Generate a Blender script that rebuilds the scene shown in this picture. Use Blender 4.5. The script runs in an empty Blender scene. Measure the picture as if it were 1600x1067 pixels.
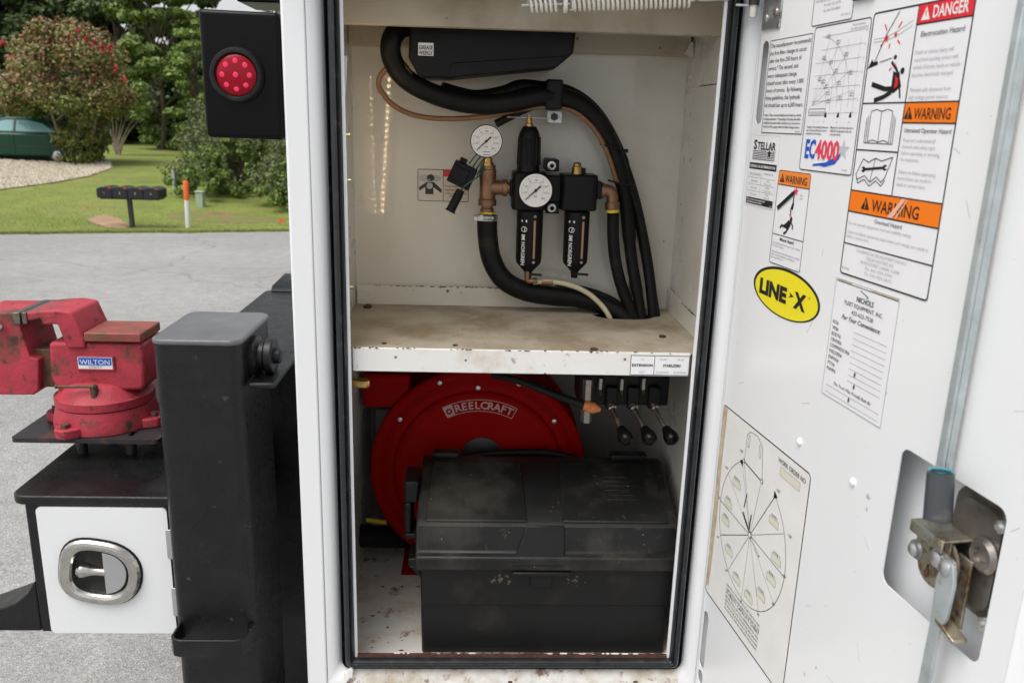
import bpy, bmesh, math, random
import numpy as np
from mathutils import Vector, Matrix, Quaternion

random.seed(7)
rng = np.random.default_rng(11)
scene = bpy.context.scene
COL = scene.collection
R_ = math.radians

# ------------------------------------------------------------------ camera
F_PX, YAW, PIT, ROL = 1290.0, 0.0432, 0.2624, 0.0297
CAM = Vector((0.0, -1.5, 1.70))
_cy, _sy = math.cos(YAW), math.sin(YAW)
_rt = Vector((_cy, -_sy, 0))
_fw = Vector((_sy, _cy, 0)) * math.cos(PIT) + Vector((0, 0, -1)) * math.sin(PIT)
_up = _rt.cross(_fw)
_R = _rt * math.cos(ROL) + _up * math.sin(ROL)
_U = -_rt * math.sin(ROL) + _up * math.cos(ROL)
cam_data = bpy.data.cameras.new('camera')
cam = bpy.data.objects.new('camera', cam_data)
COL.objects.link(cam)
m3 = Matrix((_R, _U, -_fw)).transposed()
cam.matrix_world = Matrix.Translation(CAM) @ m3.to_4x4()
cam_data.sensor_width = 22.3
cam_data.lens = F_PX / 1600 * 22.3
cam_data.clip_start = 0.05
cam_data.clip_end = 600
cam_data.dof.use_dof = True
cam_data.dof.focus_distance = 1.75
cam_data.dof.aperture_fstop = 4.2
scene.camera = cam

# ------------------------------------------------------------------ sky, sun, exposure (bright overcast)
SUN_DIR = Vector((-0.36, -0.30, 0.88)).normalized()
world = bpy.data.worlds.new('World')
scene.world = world
world.use_nodes = True
wn, wl = world.node_tree.nodes, world.node_tree.links
bg = wn['Background']
sky = wn.new('ShaderNodeTexSky')
sky.sky_type = 'NISHITA'
sky.sun_disc = False
sky.sun_elevation = math.asin(SUN_DIR.z)
sky.sun_rotation = math.atan2(SUN_DIR.x, SUN_DIR.y)
sky.air_density = 1.0
sky.dust_density = 3.0
bw = wn.new('ShaderNodeRGBToBW')
mix = wn.new('ShaderNodeMix'); mix.data_type = 'RGBA'
mix.inputs[0].default_value = 0.86          # cloud cover takes most of the blue out of the sky
wl.new(sky.outputs[0], bw.inputs[0]); wl.new(sky.outputs[0], mix.inputs[6]); wl.new(bw.outputs[0], mix.inputs[7])
wl.new(mix.outputs[2], bg.inputs[0])
bg.inputs[1].default_value = 0.15
sun_data = bpy.data.lights.new('sun', 'SUN')
sun_data.energy = 1.3
sun_data.angle = R_(45)
sun_data.color = (1.0, 0.965, 0.92)
sun = bpy.data.objects.new('sun', sun_data)
COL.objects.link(sun)
sun.rotation_euler = SUN_DIR.to_track_quat('Z', 'Y').to_euler()
sun.location = (-3, -4, 8)
scene.view_settings.view_transform = 'Standard'
scene.view_settings.look = 'None'
scene.view_settings.gamma = 1.0
scene.view_settings.exposure = 0.62
scene.view_settings.use_curve_mapping = False
scene.render.engine = 'CYCLES'
scene.cycles.max_bounces = 8
scene.cycles.diffuse_bounces = 5
scene.cycles.glossy_bounces = 4
scene.cycles.caustics_reflective = False
scene.cycles.caustics_refractive = False

# ------------------------------------------------------------------ a pixel of the photograph carried to a real depth
def ray(x, y):
    return _fw + _R * ((x - 800) / F_PX) - _U * ((y - 533.5) / F_PX)
def at(x, y, Y):
    d = ray(x, y)
    return CAM + d * ((Y - CAM.y) / d.y)
def atz(x, y, Z):
    d = ray(x, y)
    return CAM + d * ((Z - CAM.z) / d.z)
def mpp(x, y, Y):
    """metres per pixel at that depth"""
    return (at(x, y, Y) - CAM).dot(_fw) / F_PX

# ------------------------------------------------------------------ materials
MATS = {}
def _sock(n, *names):
    for k in names:
        if k in n.inputs: return n.inputs[k]
def pm(name, col, rough=0.5, metal=0.0, var=0.0, vscale=6.0, bump=0.0, bscale=200.0, dirt=(), spots=(),
       coat=0.0, crough=0.12, spec=0.5, island=None, rvar=0.0, trans=0.0, bdetail=3.0, sheen=0.0):
    m = bpy.data.materials.new(name); m.use_nodes = True
    nt = m.node_tree; N, L = nt.nodes, nt.links
    b = N['Principled BSDF']
    b.inputs['Roughness'].default_value = rough
    b.inputs['Metallic'].default_value = metal
    s = _sock(b, 'Specular IOR Level', 'Specular')
    if s: s.default_value = spec
    if coat: b.inputs['Coat Weight'].default_value = coat; b.inputs['Coat Roughness'].default_value = crough
    if trans: b.inputs['Transmission Weight'].default_value = trans
    tc = N.new('ShaderNodeTexCoord')
    def noise(sc, det=4.0, rg=0.55):
        n = N.new('ShaderNodeTexNoise'); n.inputs['Scale'].default_value = sc
        n.inputs['Detail'].default_value = det; n.inputs['Roughness'].default_value = rg
        L.new(tc.outputs['Object'], n.inputs['Vector']); return n
    def mixc(fac, a, c):
        x = N.new('ShaderNodeMix'); x.data_type = 'RGBA'
        if hasattr(fac, 'is_output') or not isinstance(fac, (int, float)): L.new(fac, x.inputs[0])
        else: x.inputs[0].default_value = fac
        for i, v in ((6, a), (7, c)):
            if isinstance(v, tuple): x.inputs[i].default_value = (*v, 1)
            else: L.new(v, x.inputs[i])
        return x.outputs[2]
    def rng_(val, lo, hi, a=0.0, c=1.0):
        r = N.new('ShaderNodeMapRange'); r.inputs[1].default_value = lo; r.inputs[2].default_value = hi
        r.inputs[3].default_value = a; r.inputs[4].default_value = c
        L.new(val, r.inputs[0]); return r.outputs[0]
    cur = tuple(col)
    if island:
        g = N.new('ShaderNodeNewGeometry'); rp = N.new('ShaderNodeValToRGB')
        L.new(g.outputs['Random Per Island'], rp.inputs[0])
        el = rp.color_ramp.elements
        el[0].color = (*island[0], 1); el[1].color = (*island[-1], 1)
        for i, c in enumerate(island[1:-1]):
            e = el.new((i + 1) / (len(island) - 1)); e.color = (*c, 1)
        cur = rp.outputs[0]
    if var:
        n = noise(vscale, 6)
        f = rng_(n.outputs[0], 0.3, 0.7)
        if isinstance(cur, tuple):
            cur = mixc(f, tuple(c * (1 - var) for c in cur), tuple(min(1, c * (1 + var)) for c in cur))
        else:
            v = N.new('ShaderNodeMix'); v.data_type = 'RGBA'; v.blend_type = 'MULTIPLY'; v.inputs[0].default_value = 1
            g2 = mixc(f, (1 - var,) * 3, (1.0,) * 3)
            L.new(cur, v.inputs[6]); L.new(g2, v.inputs[7]); cur = v.outputs[2]
    for (dc, sc, lo, hi, amt) in dirt:
        n = noise(sc, 8, 0.62)
        cur = mixc(rng_(n.outputs[0], lo, hi, 0, amt), cur, tuple(dc))
    for (dc, sc, thr, amt) in spots:
        v = N.new('ShaderNodeTexVoronoi'); v.inputs['Scale'].default_value = sc
        L.new(tc.outputs['Object'], v.inputs['Vector'])
        a = rng_(v.outputs['Distance'], thr * 0.75, thr, amt, 0)
        n = noise(sc * 0.35, 2)
        k = N.new('ShaderNodeMath'); k.operation = 'MULTIPLY'
        L.new(a, k.inputs[0]); L.new(rng_(n.outputs[0], 0.53, 0.56), k.inputs[1])
        cur = mixc(k.outputs[0], cur, tuple(dc))
    if isinstance(cur, tuple): b.inputs['Base Color'].default_value = (*cur, 1)
    else: L.new(cur, b.inputs['Base Color'])
    if rvar:
        n = noise(vscale * 2.2, 5)
        L.new(rng_(n.outputs[0], 0.3, 0.7, max(0.02, rough - rvar), min(1, rough + rvar)), b.inputs['Roughness'])
    if bump:
        n = noise(bscale, bdetail, 0.6)
        bp = N.new('ShaderNodeBump'); bp.inputs['Strength'].default_value = bump; bp.inputs['Distance'].default_value = 0.002
        L.new(n.outputs[0], bp.inputs['Height']); L.new(bp.outputs[0], b.inputs['Normal'])
    MATS[name] = m
    return m

GRIME = (0.13, 0.085, 0.045); RUST = (0.16, 0.055, 0.02)
pm('white_paint', (0.80, 0.81, 0.82), 0.30, bump=0.06, bscale=4, bdetail=0.0, var=0.012, vscale=3, spots=[(GRIME, 55, 0.06, 0.35)], coat=0.25)
pm('sill_paint', (0.76, 0.75, 0.71), 0.5, var=0.06, vscale=6, dirt=[((0.46, 0.37, 0.26), 14, 0.42, 0.62, 0.85), (RUST, 30, 0.57, 0.66, 0.85)])
pm('cabinet_paint', (0.66, 0.642, 0.58), 0.30, var=0.04, vscale=2.5, dirt=[((0.42, 0.34, 0.22), 4.5, 0.52, 0.78, 0.45), (GRIME, 22, 0.68, 0.74, 0.5)],
   spots=[((0.03, 0.025, 0.02), 24, 0.10, 0.85), ((0.10, 0.05, 0.02), 60, 0.10, 0.8)], coat=0.25, rvar=0.08)
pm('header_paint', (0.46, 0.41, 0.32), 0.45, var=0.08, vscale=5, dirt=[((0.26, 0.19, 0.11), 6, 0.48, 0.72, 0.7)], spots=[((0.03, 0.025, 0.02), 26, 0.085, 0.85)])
pm('cabinet_back', (0.68, 0.66, 0.595), 0.4, var=0.03, vscale=2.5, dirt=[((0.40, 0.33, 0.23), 3.0, 0.50, 0.78, 0.5), ((0.22, 0.15, 0.09), 14, 0.66, 0.76, 0.5)],
   spots=[((0.03, 0.025, 0.02), 18, 0.05, 0.85), ((0.10, 0.05, 0.02), 45, 0.045, 0.7)], coat=0.9, crough=0.065)
pm('shelf_top', (0.42, 0.37, 0.29), 0.6, var=0.12, vscale=9, dirt=[((0.19, 0.135, 0.075), 4, 0.50, 0.62, 0.75), ((0.52, 0.47, 0.40), 8, 0.58, 0.68, 0.6), ((0.22, 0.16, 0.09), 7, 0.44, 0.72, 0.75), ((0.14, 0.09, 0.05), 30, 0.60, 0.74, 0.55)],
   spots=[((0.04, 0.03, 0.02), 48, 0.12, 0.8)], bump=0.15, bscale=60)
pm('shelf_face', (0.76, 0.75, 0.72), 0.35, var=0.03, vscale=5, dirt=[((0.50, 0.38, 0.24), 11, 0.54, 0.72, 0.6), ((0.20, 0.16, 0.11), 34, 0.64, 0.70, 0.7)], spots=[((0.05, 0.04, 0.03), 36, 0.12, 0.8)])
pm('floor_paint', (0.68, 0.65, 0.59), 0.5, var=0.06, vscale=7, dirt=[((0.40, 0.28, 0.18), 7, 0.48, 0.66, 0.7), (RUST, 22, 0.60, 0.68, 0.8)], spots=[((0.02, 0.015, 0.012), 30, 0.09, 0.9)])
pm('black_liner', (0.006, 0.0065, 0.0072), 0.32, bump=0.35, bscale=520, var=0.3, vscale=12, rvar=0.10, dirt=[((0.045, 0.042, 0.038), 7, 0.52, 0.80, 0.4), ((0.11, 0.10, 0.085), 45, 0.66, 0.74, 0.5)], spots=[((0.20, 0.19, 0.17), 70, 0.05, 0.7)], spec=0.40)
pm('liner_sheen', (0.12, 0.122, 0.13), 0.30, bump=0.12, bscale=420, var=0.2, vscale=12, spec=0.5)  # pale base stands in for the sky's sheen on the black post cap
pm('black_gloss', (0.004, 0.004, 0.0045), 0.25, var=0.2, vscale=9, dirt=[((0.05, 0.045, 0.04), 14, 0.62, 0.8, 0.15)], spec=0.14)
pm('black_satin', (0.006, 0.006, 0.0065), 0.42, var=0.3, vscale=14, dirt=[((0.06, 0.05, 0.035), 12, 0.58, 0.80, 0.25)], spec=0.2)
pm('seal_rubber', (0.012, 0.014, 0.017), 0.36, var=0.25, vscale=20, dirt=[((0.10, 0.10, 0.10), 40, 0.58, 0.75, 0.45)], rvar=0.12, bump=0.1, bscale=300)
pm('rubber', (0.009, 0.009, 0.009), 0.62, spec=0.25, var=0.3, vscale=18, dirt=[((0.09, 0.075, 0.05), 16, 0.55, 0.78, 0.4)], bump=0.12, bscale=400)
pm('hose_rubber', (0.006, 0.006, 0.006), 0.5, spec=0.2, var=0.3, vscale=24, dirt=[((0.08, 0.06, 0.035), 10, 0.56, 0.76, 0.35)], bump=0.2, bscale=600)
pm('dusty_plastic', (0.010, 0.010, 0.010), 0.47, var=0.25, vscale=8, dirt=[((0.068, 0.060, 0.048), 4.5, 0.44, 0.66, 0.75), ((0.11, 0.09, 0.06), 60, 0.60, 0.72, 0.35)],
   spots=[((0.5, 0.48, 0.44), 60, 0.06, 0.9)], bump=0.08, bscale=500, rvar=0.12, spec=0.3)
pm('clean_plastic', (0.007, 0.007, 0.007), 0.42, var=0.2, vscale=8, dirt=[((0.05, 0.04, 0.028), 11, 0.58, 0.76, 0.4)], bump=0.06, bscale=500, spec=0.28)
pm('reel_red', (0.29, 0.0022, 0.0022), 0.5, var=0.10, vscale=5, dirt=[((0.12, 0.01, 0.008), 9, 0.55, 0.80, 0.4)], spec=0.06)
pm('vise_red', (0.41, 0.042, 0.062), 0.52, var=0.25, vscale=11, dirt=[((0.11, 0.06, 0.038), 10, 0.53, 0.64, 0.88), ((0.045, 0.03, 0.02), 40, 0.58, 0.68, 0.75)], spec=0.3, bump=0.6, bscale=120)
pm('vise_anvil', (0.26, 0.060, 0.045), 0.55, var=0.3, vscale=18, dirt=[((0.13, 0.07, 0.035), 25, 0.48, 0.62, 0.8)], bump=0.3, bscale=120)
pm('rust_steel', (0.12, 0.07, 0.045), 0.65, metal=0.3, var=0.3, vscale=40, dirt=[(RUST, 30, 0.5, 0.66, 0.8)], bump=0.3, bscale=200)
pm('plate_steel', (0.035, 0.035, 0.037), 0.42, metal=0.3, var=0.3, vscale=12, dirt=[((0.16, 0.06, 0.03), 18, 0.56, 0.68, 0.75)], bump=0.15, bscale=150)
pm('jaw_steel', (0.20, 0.19, 0.17), 0.42, metal=0.9, var=0.3, vscale=40, dirt=[(RUST, 60, 0.52, 0.68, 0.7)])
pm('stainless', (0.56, 0.54, 0.51), 0.24, metal=1.0, var=0.10, vscale=30, dirt=[((0.30, 0.24, 0.17), 20, 0.58, 0.80, 0.35)], rvar=0.08)
pm('bright_cap', (0.48, 0.48, 0.49), 0.42, metal=0.6, var=0.05)
pm('dark_stainless', (0.30, 0.275, 0.25), 0.34, metal=0.9, var=0.25, vscale=18, dirt=[((0.10, 0.065, 0.04), 25, 0.55, 0.72, 0.6)])
pm('zinc', (0.56, 0.57, 0.57), 0.36, metal=0.85, var=0.12, vscale=40, dirt=[((0.17, 0.08, 0.035), 55, 0.53, 0.64, 0.8), ((0.42, 0.45, 0.44), 18, 0.5, 0.7, 0.5)])
pm('zinc_rusty', (0.44, 0.40, 0.31), 0.4, metal=0.8, var=0.2, vscale=40, dirt=[((0.20, 0.12, 0.05), 38, 0.46, 0.58, 0.8), (RUST, 75, 0.55, 0.62, 0.85), ((0.40, 0.42, 0.40), 22, 0.52, 0.66, 0.6)])
pm('rod_zinc', (0.50, 0.55, 0.56), 0.42, metal=0.55, var=0.15, vscale=35, dirt=[((0.25, 0.2, 0.15), 60, 0.63, 0.72, 0.6)])
pm('brass', (0.50, 0.33, 0.12), 0.36, metal=1.0, var=0.2, vscale=50, dirt=[((0.15, 0.09, 0.04), 60, 0.52, 0.72, 0.6)])
pm('bronze', (0.26, 0.145, 0.085), 0.46, metal=0.75, var=0.2, vscale=30, dirt=[((0.10, 0.06, 0.04), 40, 0.54, 0.72, 0.6)], bump=0.15, bscale=200)
pm('brown_hose', (0.22, 0.105, 0.045), 0.42, var=0.2, vscale=20, dirt=[((0.07, 0.045, 0.025), 18, 0.55, 0.74, 0.5)])
pm('clear_tube', (0.52, 0.46, 0.31), 0.25, var=0.12, vscale=30, coat=0.5)
pm('yellow_tape', (0.70, 0.52, 0.03), 0.5)
pm('wire_green', (0.015, 0.09, 0.06), 0.45)
pm('spring_white', (0.70, 0.68, 0.62), 0.4, var=0.08, vscale=30, dirt=[((0.2, 0.15, 0.1), 50, 0.6, 0.72, 0.5)])
pm('sticker_white', (0.80, 0.80, 0.82), 0.32, var=0.02, vscale=20)
pm('sticker_cream', (0.765, 0.755, 0.73), 0.42, var=0.04, vscale=14)
pm('sticker_dim', (0.68, 0.64, 0.56), 0.4, var=0.05, vscale=20)
pm('ink_black', (0.012, 0.012, 0.014), 0.4)
pm('ink_grey', (0.22, 0.22, 0.235), 0.45)
pm('ink_pale', (0.46, 0.46, 0.48), 0.45)
pm('ink_white', (0.78, 0.78, 0.78), 0.4)
pm('ink_red', (0.70, 0.02, 0.03), 0.4)
pm('ink_pink', (0.78, 0.05, 0.10), 0.4)
pm('ink_blue', (0.02, 0.10, 0.48), 0.4)
pm('ink_silver', (0.52, 0.53, 0.56), 0.4)
pm('ink_faded', (0.55, 0.36, 0.34), 0.5)
pm('ink_print', (0.80, 0.80, 0.78), 0.5)
pm('ink_scuff', (0.80, 0.46, 0.34), 0.5)
pm('safety_orange', (0.86, 0.19, 0.008), 0.38)
pm('faded_orange', (0.84, 0.25, 0.045), 0.4)
pm('line_yellow', (0.84, 0.72, 0.02), 0.35)
pm('adhesive', (0.50, 0.40, 0.28), 0.7, var=0.2, vscale=40, dirt=[((0.2, 0.14, 0.09), 60, 0.58, 0.7, 0.6)])
pm('box_fill', (0.68, 0.65, 0.54), 0.5)
pm('light_red', (0.27, 0.0015, 0.010), 0.2, spec=0.25)
pm('light_dot', (0.88, 0.03, 0.12), 0.2, spec=0.4)
pm('gauge_face', (0.80, 0.79, 0.76), 0.3)
pm('sight_bronze', (0.36, 0.20, 0.12), 0.35, metal=0.4)
pm('grey_sleeve', (0.055, 0.060, 0.068), 0.35, dirt=[((0.2, 0.16, 0.12), 40, 0.6, 0.72, 0.4)])
pm('teal', (0.05, 0.30, 0.36), 0.4)
pm('orange_plastic', (0.55, 0.17, 0.04), 0.45, dirt=[((0.1, 0.06, 0.03), 60, 0.5, 0.7, 0.5)])
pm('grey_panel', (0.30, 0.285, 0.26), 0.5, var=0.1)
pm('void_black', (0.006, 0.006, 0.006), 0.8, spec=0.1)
pm('mud', (0.085, 0.062, 0.04), 0.85, var=0.25, vscale=90)
pm('rust_flake', (0.075, 0.03, 0.02), 0.8, var=0.4, vscale=120)

def led_mat():
    m = bpy.data.materials.new('led_glow'); m.use_nodes = True
    b = m.node_tree.nodes['Principled BSDF']
    b.inputs['Emission Color'].default_value = (1.0, 0.70, 0.36, 1)
    b.inputs['Emission Strength'].default_value = 32
    MATS['led_glow'] = m
led_mat()

# ------------------------------------------------------------------ mesh building
BASES = {}
class MB:
    def __init__(self): self.v, self.f, self.mi = [], [], []
    def add(self, vs, fs, mi=0):
        o = len(self.v); self.v += [tuple(p) for p in vs]
        for q in fs: self.f.append(tuple(i + o for i in q)); self.mi.append(mi)
        return self
    def box(self, a, b, mi=0):
        x0, y0, z0 = (min(a[i], b[i]) for i in range(3)); x1, y1, z1 = (max(a[i], b[i]) for i in range(3))
        vs = [(x0, y0, z0), (x1, y0, z0), (x1, y1, z0), (x0, y1, z0), (x0, y0, z1), (x1, y0, z1), (x1, y1, z1), (x0, y1, z1)]
        return self.add(vs, [(3, 2, 1, 0), (4, 5, 6, 7), (0, 1, 5, 4), (1, 2, 6, 5), (2, 3, 7, 6), (3, 0, 4, 7)], mi)
    def fbox(self, fr, a, b, mi=0):
        m = MB().box(a, b); return self.add([fr.p(*q) for q in m.v], m.f, mi)
    def cyl(self, p0, p1, r0, r1=None, seg=20, caps=True, mi=0):
        p0, p1 = Vector(p0), Vector(p1); r1 = r0 if r1 is None else r1
        return self.lathe(p0, p1 - p0, ([(0, 0)] if caps else []) + [(r0, 0), (r1, (p1 - p0).length)] + ([(0, (p1 - p0).length)] if caps else []), seg, mi)
    def lathe(self, o, axis, prof, seg=24, mi=0, ref=None):
        o, ax = Vector(o), Vector(axis).normalized()
        ref = Vector(ref) if ref else (Vector((0, 0, 1)) if abs(ax.z) < 0.9 else Vector((1, 0, 0)))
        e1 = (ref - ax * ref.dot(ax)).normalized(); e2 = ax.cross(e1)
        vs, fs, rows = [], [], []
        for (r, h) in prof:
            if r < 1e-7: rows.append([len(vs)]); vs.append(o + ax * h)
            else:
                rows.append(list(range(len(vs), len(vs) + seg)))
                for k in range(seg):
                    t = 2 * math.pi * k / seg
                    vs.append(o + ax * h + (e1 * math.cos(t) + e2 * math.sin(t)) * r)
        for A, B in zip(rows, rows[1:]):
            if len(A) == 1 and len(B) == 1: continue
            for k in range(seg):
                j = (k + 1) % seg
                if len(A) == 1: fs.append((A[0], B[j], B[k]))
                elif len(B) == 1: fs.append((A[k], A[j], B[0]))
                else: fs.append((A[k], A[j], B[j], B[k]))
        return self.add(vs, fs, mi)
    def tube(self, pts, r, seg=12, n=0, mi=0, caps=True, rib=0.0, ribn=0, closed=False):
        pts = [Vector(p) for p in pts]
        if n: pts = smooth_path(pts, n)
        N = len(pts); vs, fs = [], []
        t0 = (pts[1] - pts[0]).normalized()
        up = Vector((0, 0, 1)) if abs(t0.z) < 0.9 else Vector((1, 0, 0))
        nrm = (up - t0 * up.dot(t0)).normalized()
        for i, p in enumerate(pts):
            t = (pts[min(i + 1, N - 1)] - pts[max(i - 1, 0)]).normalized()
            nrm = (nrm - t * nrm.dot(t)).normalized(); bn = t.cross(nrm)
            rr = r[min(i * len(r) // N, len(r) - 1)] if isinstance(r, (list, tuple)) else r
            if rib: rr = rr + (rib if (i % 2) else 0)
            for k in range(seg):
                a = 2 * math.pi * k / seg
                vs.append(p + (nrm * math.cos(a) + bn * math.sin(a)) * rr)
        for i in range(N - 1):
            for k in range(seg):
                j = (k + 1) % seg
                fs.append((i * seg + k, i * seg + j, (i + 1) * seg + j, (i + 1) * seg + k))
        if caps:
            fs.append(tuple(range(seg - 1, -1, -1))); fs.append(tuple((N - 1) * seg + k for k in range(seg)))
        return self.add(vs, fs, mi)
    def prism(self, fr, poly, t0, t1, mi=0):
        """poly in the frame's plane, from offset t0 to t1 along its normal"""
        n = len(poly); ar = sum(poly[i][0] * poly[(i + 1) % n][1] - poly[(i + 1) % n][0] * poly[i][1] for i in range(n))
        if ar < 0: poly = poly[::-1]
        vs = [fr.p(x, y, t0) for x, y in poly] + [fr.p(x, y, t1) for x, y in poly]
        fs = [tuple(range(n - 1, -1, -1)), tuple(range(n, 2 * n))] + [(i, (i + 1) % n, n + (i + 1) % n, n + i) for i in range(n)]
        return self.add(vs, fs, mi)
    def flat(self, fr, poly, t, mi=0):
        n = len(poly); ar = sum(poly[i][0] * poly[(i + 1) % n][1] - poly[(i + 1) % n][0] * poly[i][1] for i in range(n))
        if ar < 0: poly = poly[::-1]
        return self.add([fr.p(x, y, t) for x, y in poly], [tuple(range(n))], mi)
    def sphere(self, c, r, seg=16, rings=10, mi=0, sc=(1, 1, 1)):
        m = MB().lathe((0, 0, 0), (0, 0, 1), [(r * math.sin(math.pi * i / rings), -r * math.cos(math.pi * i / rings)) for i in range(rings + 1)], seg)
        return self.add([(c[0] + p[0] * sc[0], c[1] + p[1] * sc[1], c[2] + p[2] * sc[2]) for p in m.v], m.f, mi)
    def sweep_ring(self, rects, closed_profile=False, k=6, mi=0):
        """rects: list of (x0,x1,z0,z1,Y,rad): a profile carried round a rectangular opening"""
        vs, n = [], 4 * (k + 1)
        for (x0, x1, z0, z1, Y, rad) in rects:
            for cx, cz, a0 in ((x1 - rad, z1 - rad, 0), (x0 + rad, z1 - rad, 90), (x0 + rad, z0 + rad, 180), (x1 - rad, z0 + rad, 270)):
                for i in range(k + 1):
                    a = R_(a0 + 90 * i / k); vs.append((cx + rad * math.cos(a), Y, cz + rad * math.sin(a)))
        fs = []
        for r in range(len(rects) - 1 + (1 if closed_profile else 0)):
            q = (r + 1) % len(rects)
            for i in range(n):
                j = (i + 1) % n
                fs.append((r * n + i, q * n + i, q * n + j, r * n + j))
        return self.add(vs, fs, mi)
    def build(self, name, mats, parent=None, base=None, smooth=True, bevel=0.0, angle=35, label=None, kind=None, bseg=2):
        if base is None: base = BASES.get(parent.name, Vector((0, 0, 0))) if parent is not None else Vector((0, 0, 0))
        me = bpy.data.meshes.new(name)
        b = base
        me.from_pydata([(p[0] - b[0], p[1] - b[1], p[2] - b[2]) for p in self.v], [], self.f)
        if isinstance(mats, str): mats = [mats]
        for k in mats: me.materials.append(MATS[k])
        if len(mats) > 1: me.polygons.foreach_set('material_index', self.mi)
        me.validate()
        if smooth:
            me.polygons.foreach_set('use_smooth', [True] * len(me.polygons))
            me.set_sharp_from_angle(angle=R_(angle))
        o = bpy.data.objects.new(name, me); COL.objects.link(o)
        if parent is not None: o.parent = parent
        else: o.location = base
        BASES[o.name] = Vector(base)
        if bevel:
            md = o.modifiers.new('bevel', 'BEVEL'); md.width = bevel; md.segments = bseg; md.limit_method = 'ANGLE'; md.angle_limit = R_(40)
            md.harden_normals = False
        if label: o['label'] = label
        if kind: o['kind'] = kind
        return o

def smooth_path(pts, n):
    """Catmull-Rom through the points"""
    P = [pts[0] * 2 - pts[1]] + list(pts) + [pts[-1] * 2 - pts[-2]]
    out = []
    for i in range(1, len(P) - 2):
        for k in range(n):
            t = k / n; a, b, c, d = P[i - 1], P[i], P[i + 1], P[i + 2]
            out.append(0.5 * ((2 * b) + (c - a) * t + (2 * a - 5 * b + 4 * c - d) * t * t + (3 * b - a - 3 * c + d) * t ** 3))
    out.append(pts[-1]); return out

class Frame:
    def __init__(s, o, ex, ey): s.o = Vector(o); s.x = Vector(ex).normalized(); s.y = Vector(ey).normalized(); s.n = s.x.cross(s.y)
    def p(s, a, b, c=0.0): return s.o + s.x * a + s.y * b + s.n * c
def facing(Y): return Frame((0, Y, 0), (1, 0, 0), (0, 0, 1))       # a plane that faces the camera side, u = X, v = Z

def thing(name, label, cat, loc, group=None):
    o = bpy.data.objects.new(name, None); COL.objects.link(o)
    o.empty_display_size = 0.05
    o.location = loc; o['label'] = label; o['category'] = cat
    if group: o['group'] = group
    BASES[o.name] = Vector(loc)
    return o
def tag(o, label, cat, group=None):
    o['label'] = label; o['category'] = cat
    if group: o['group'] = group
    return o

def rrect(x0, y0, x1, y1, r, k=5):
    out = []
    for cx, cy, a0 in ((x1 - r, y1 - r, 0), (x0 + r, y1 - r, 90), (x0 + r, y0 + r, 180), (x1 - r, y0 + r, 270)):
        for i in range(k + 1):
            a = R_(a0 + 90 * i / k); out.append((cx + r * math.cos(a), cy + r * math.sin(a)))
    return out
def ell(cx, cy, a, b, n=48, t0=0, t1=360):
    return [(cx + a * math.cos(R_(t0 + (t1 - t0) * i / n)), cy + b * math.sin(R_(t0 + (t1 - t0) * i / n))) for i in range(n)]
def curve_mesh(loops, thick):
    """plate with holes: first loop outline, others holes; returns verts (x, y, z), faces; z in -thick/2..thick/2"""
    cu = bpy.data.curves.new('tmp', 'CURVE'); cu.dimensions = '2D'; cu.fill_mode = 'BOTH'; cu.extrude = thick / 2
    for lp in loops:
        s = cu.splines.new('POLY'); s.points.add(len(lp) - 1); s.use_cyclic_u = True
        for i, q in enumerate(lp): s.points[i].co = (q[0], q[1], 0, 1)
    ob = bpy.data.objects.new('tmp', cu); me = ob.to_mesh()
    v = [tuple(p.co) for p in me.vertices]; f = [tuple(p.vertices) for p in me.polygons]
    ob.to_mesh_clear(); bpy.data.objects.remove(ob); bpy.data.curves.remove(cu)
    return v, f
def plate(mb, fr, loops, t0, t1, mi=0):
    v, f = curve_mesh(loops, abs(t1 - t0)); c = (t0 + t1) / 2
    return mb.add([fr.p(x, y, c + z) for x, y, z in v], f, mi)
def text_mesh(s, size, align='LEFT', bold=0.0, shear=0.0, xs=1.0, res=2):
    cu = bpy.data.curves.new('tmp', 'FONT'); cu.body = s; cu.size = size; cu.align_x = align
    cu.resolution_u = res; cu.offset = bold * size; cu.shear = shear
    ob = bpy.data.objects.new('tmp', cu); me = ob.to_mesh()
    v = [(p.co.x * xs, p.co.y) for p in me.vertices]; f = [tuple(p.vertices) for p in me.polygons]
    ob.to_mesh_clear(); bpy.data.objects.remove(ob); bpy.data.curves.remove(cu)
    return v, f
def put_text(mb, fr, s, x, y, size, align='LEFT', bold=0.0, shear=0.0, xs=1.0, off=0.0006, rot=0.0, mi=0, width=None, res=2):
    if width:
        v, f = text_mesh(s, size, align, bold, shear, 1.0, res)
        w = max(p[0] for p in v) - min(p[0] for p in v); xs = width / w
    v, f = text_mesh(s, size, align, bold, shear, xs, res)
    c, sn = math.cos(rot), math.sin(rot)
    return mb.add([fr.p(x + a * c - b * sn, y + a * sn + b * c, off) for a, b in v], f, mi)
def line(mb, fr, p, q, w, off=0.0006, mi=0):
    p, q = Vector(p), Vector(q); d = (q - p); 
    if d.length < 1e-9: return
    n = Vector((-d.y, d.x)).normalized() * w / 2
    mb.flat(fr, [tuple(p + n), tuple(p - n), tuple(q - n), tuple(q + n)], off, mi)
def polyline(mb, fr, pts, w, off=0.0006, closed=False, mi=0):
    for a, b in zip(pts, pts[1:] + ([pts[0]] if closed else [])): line(mb, fr, a, b, w, off, mi)

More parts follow.
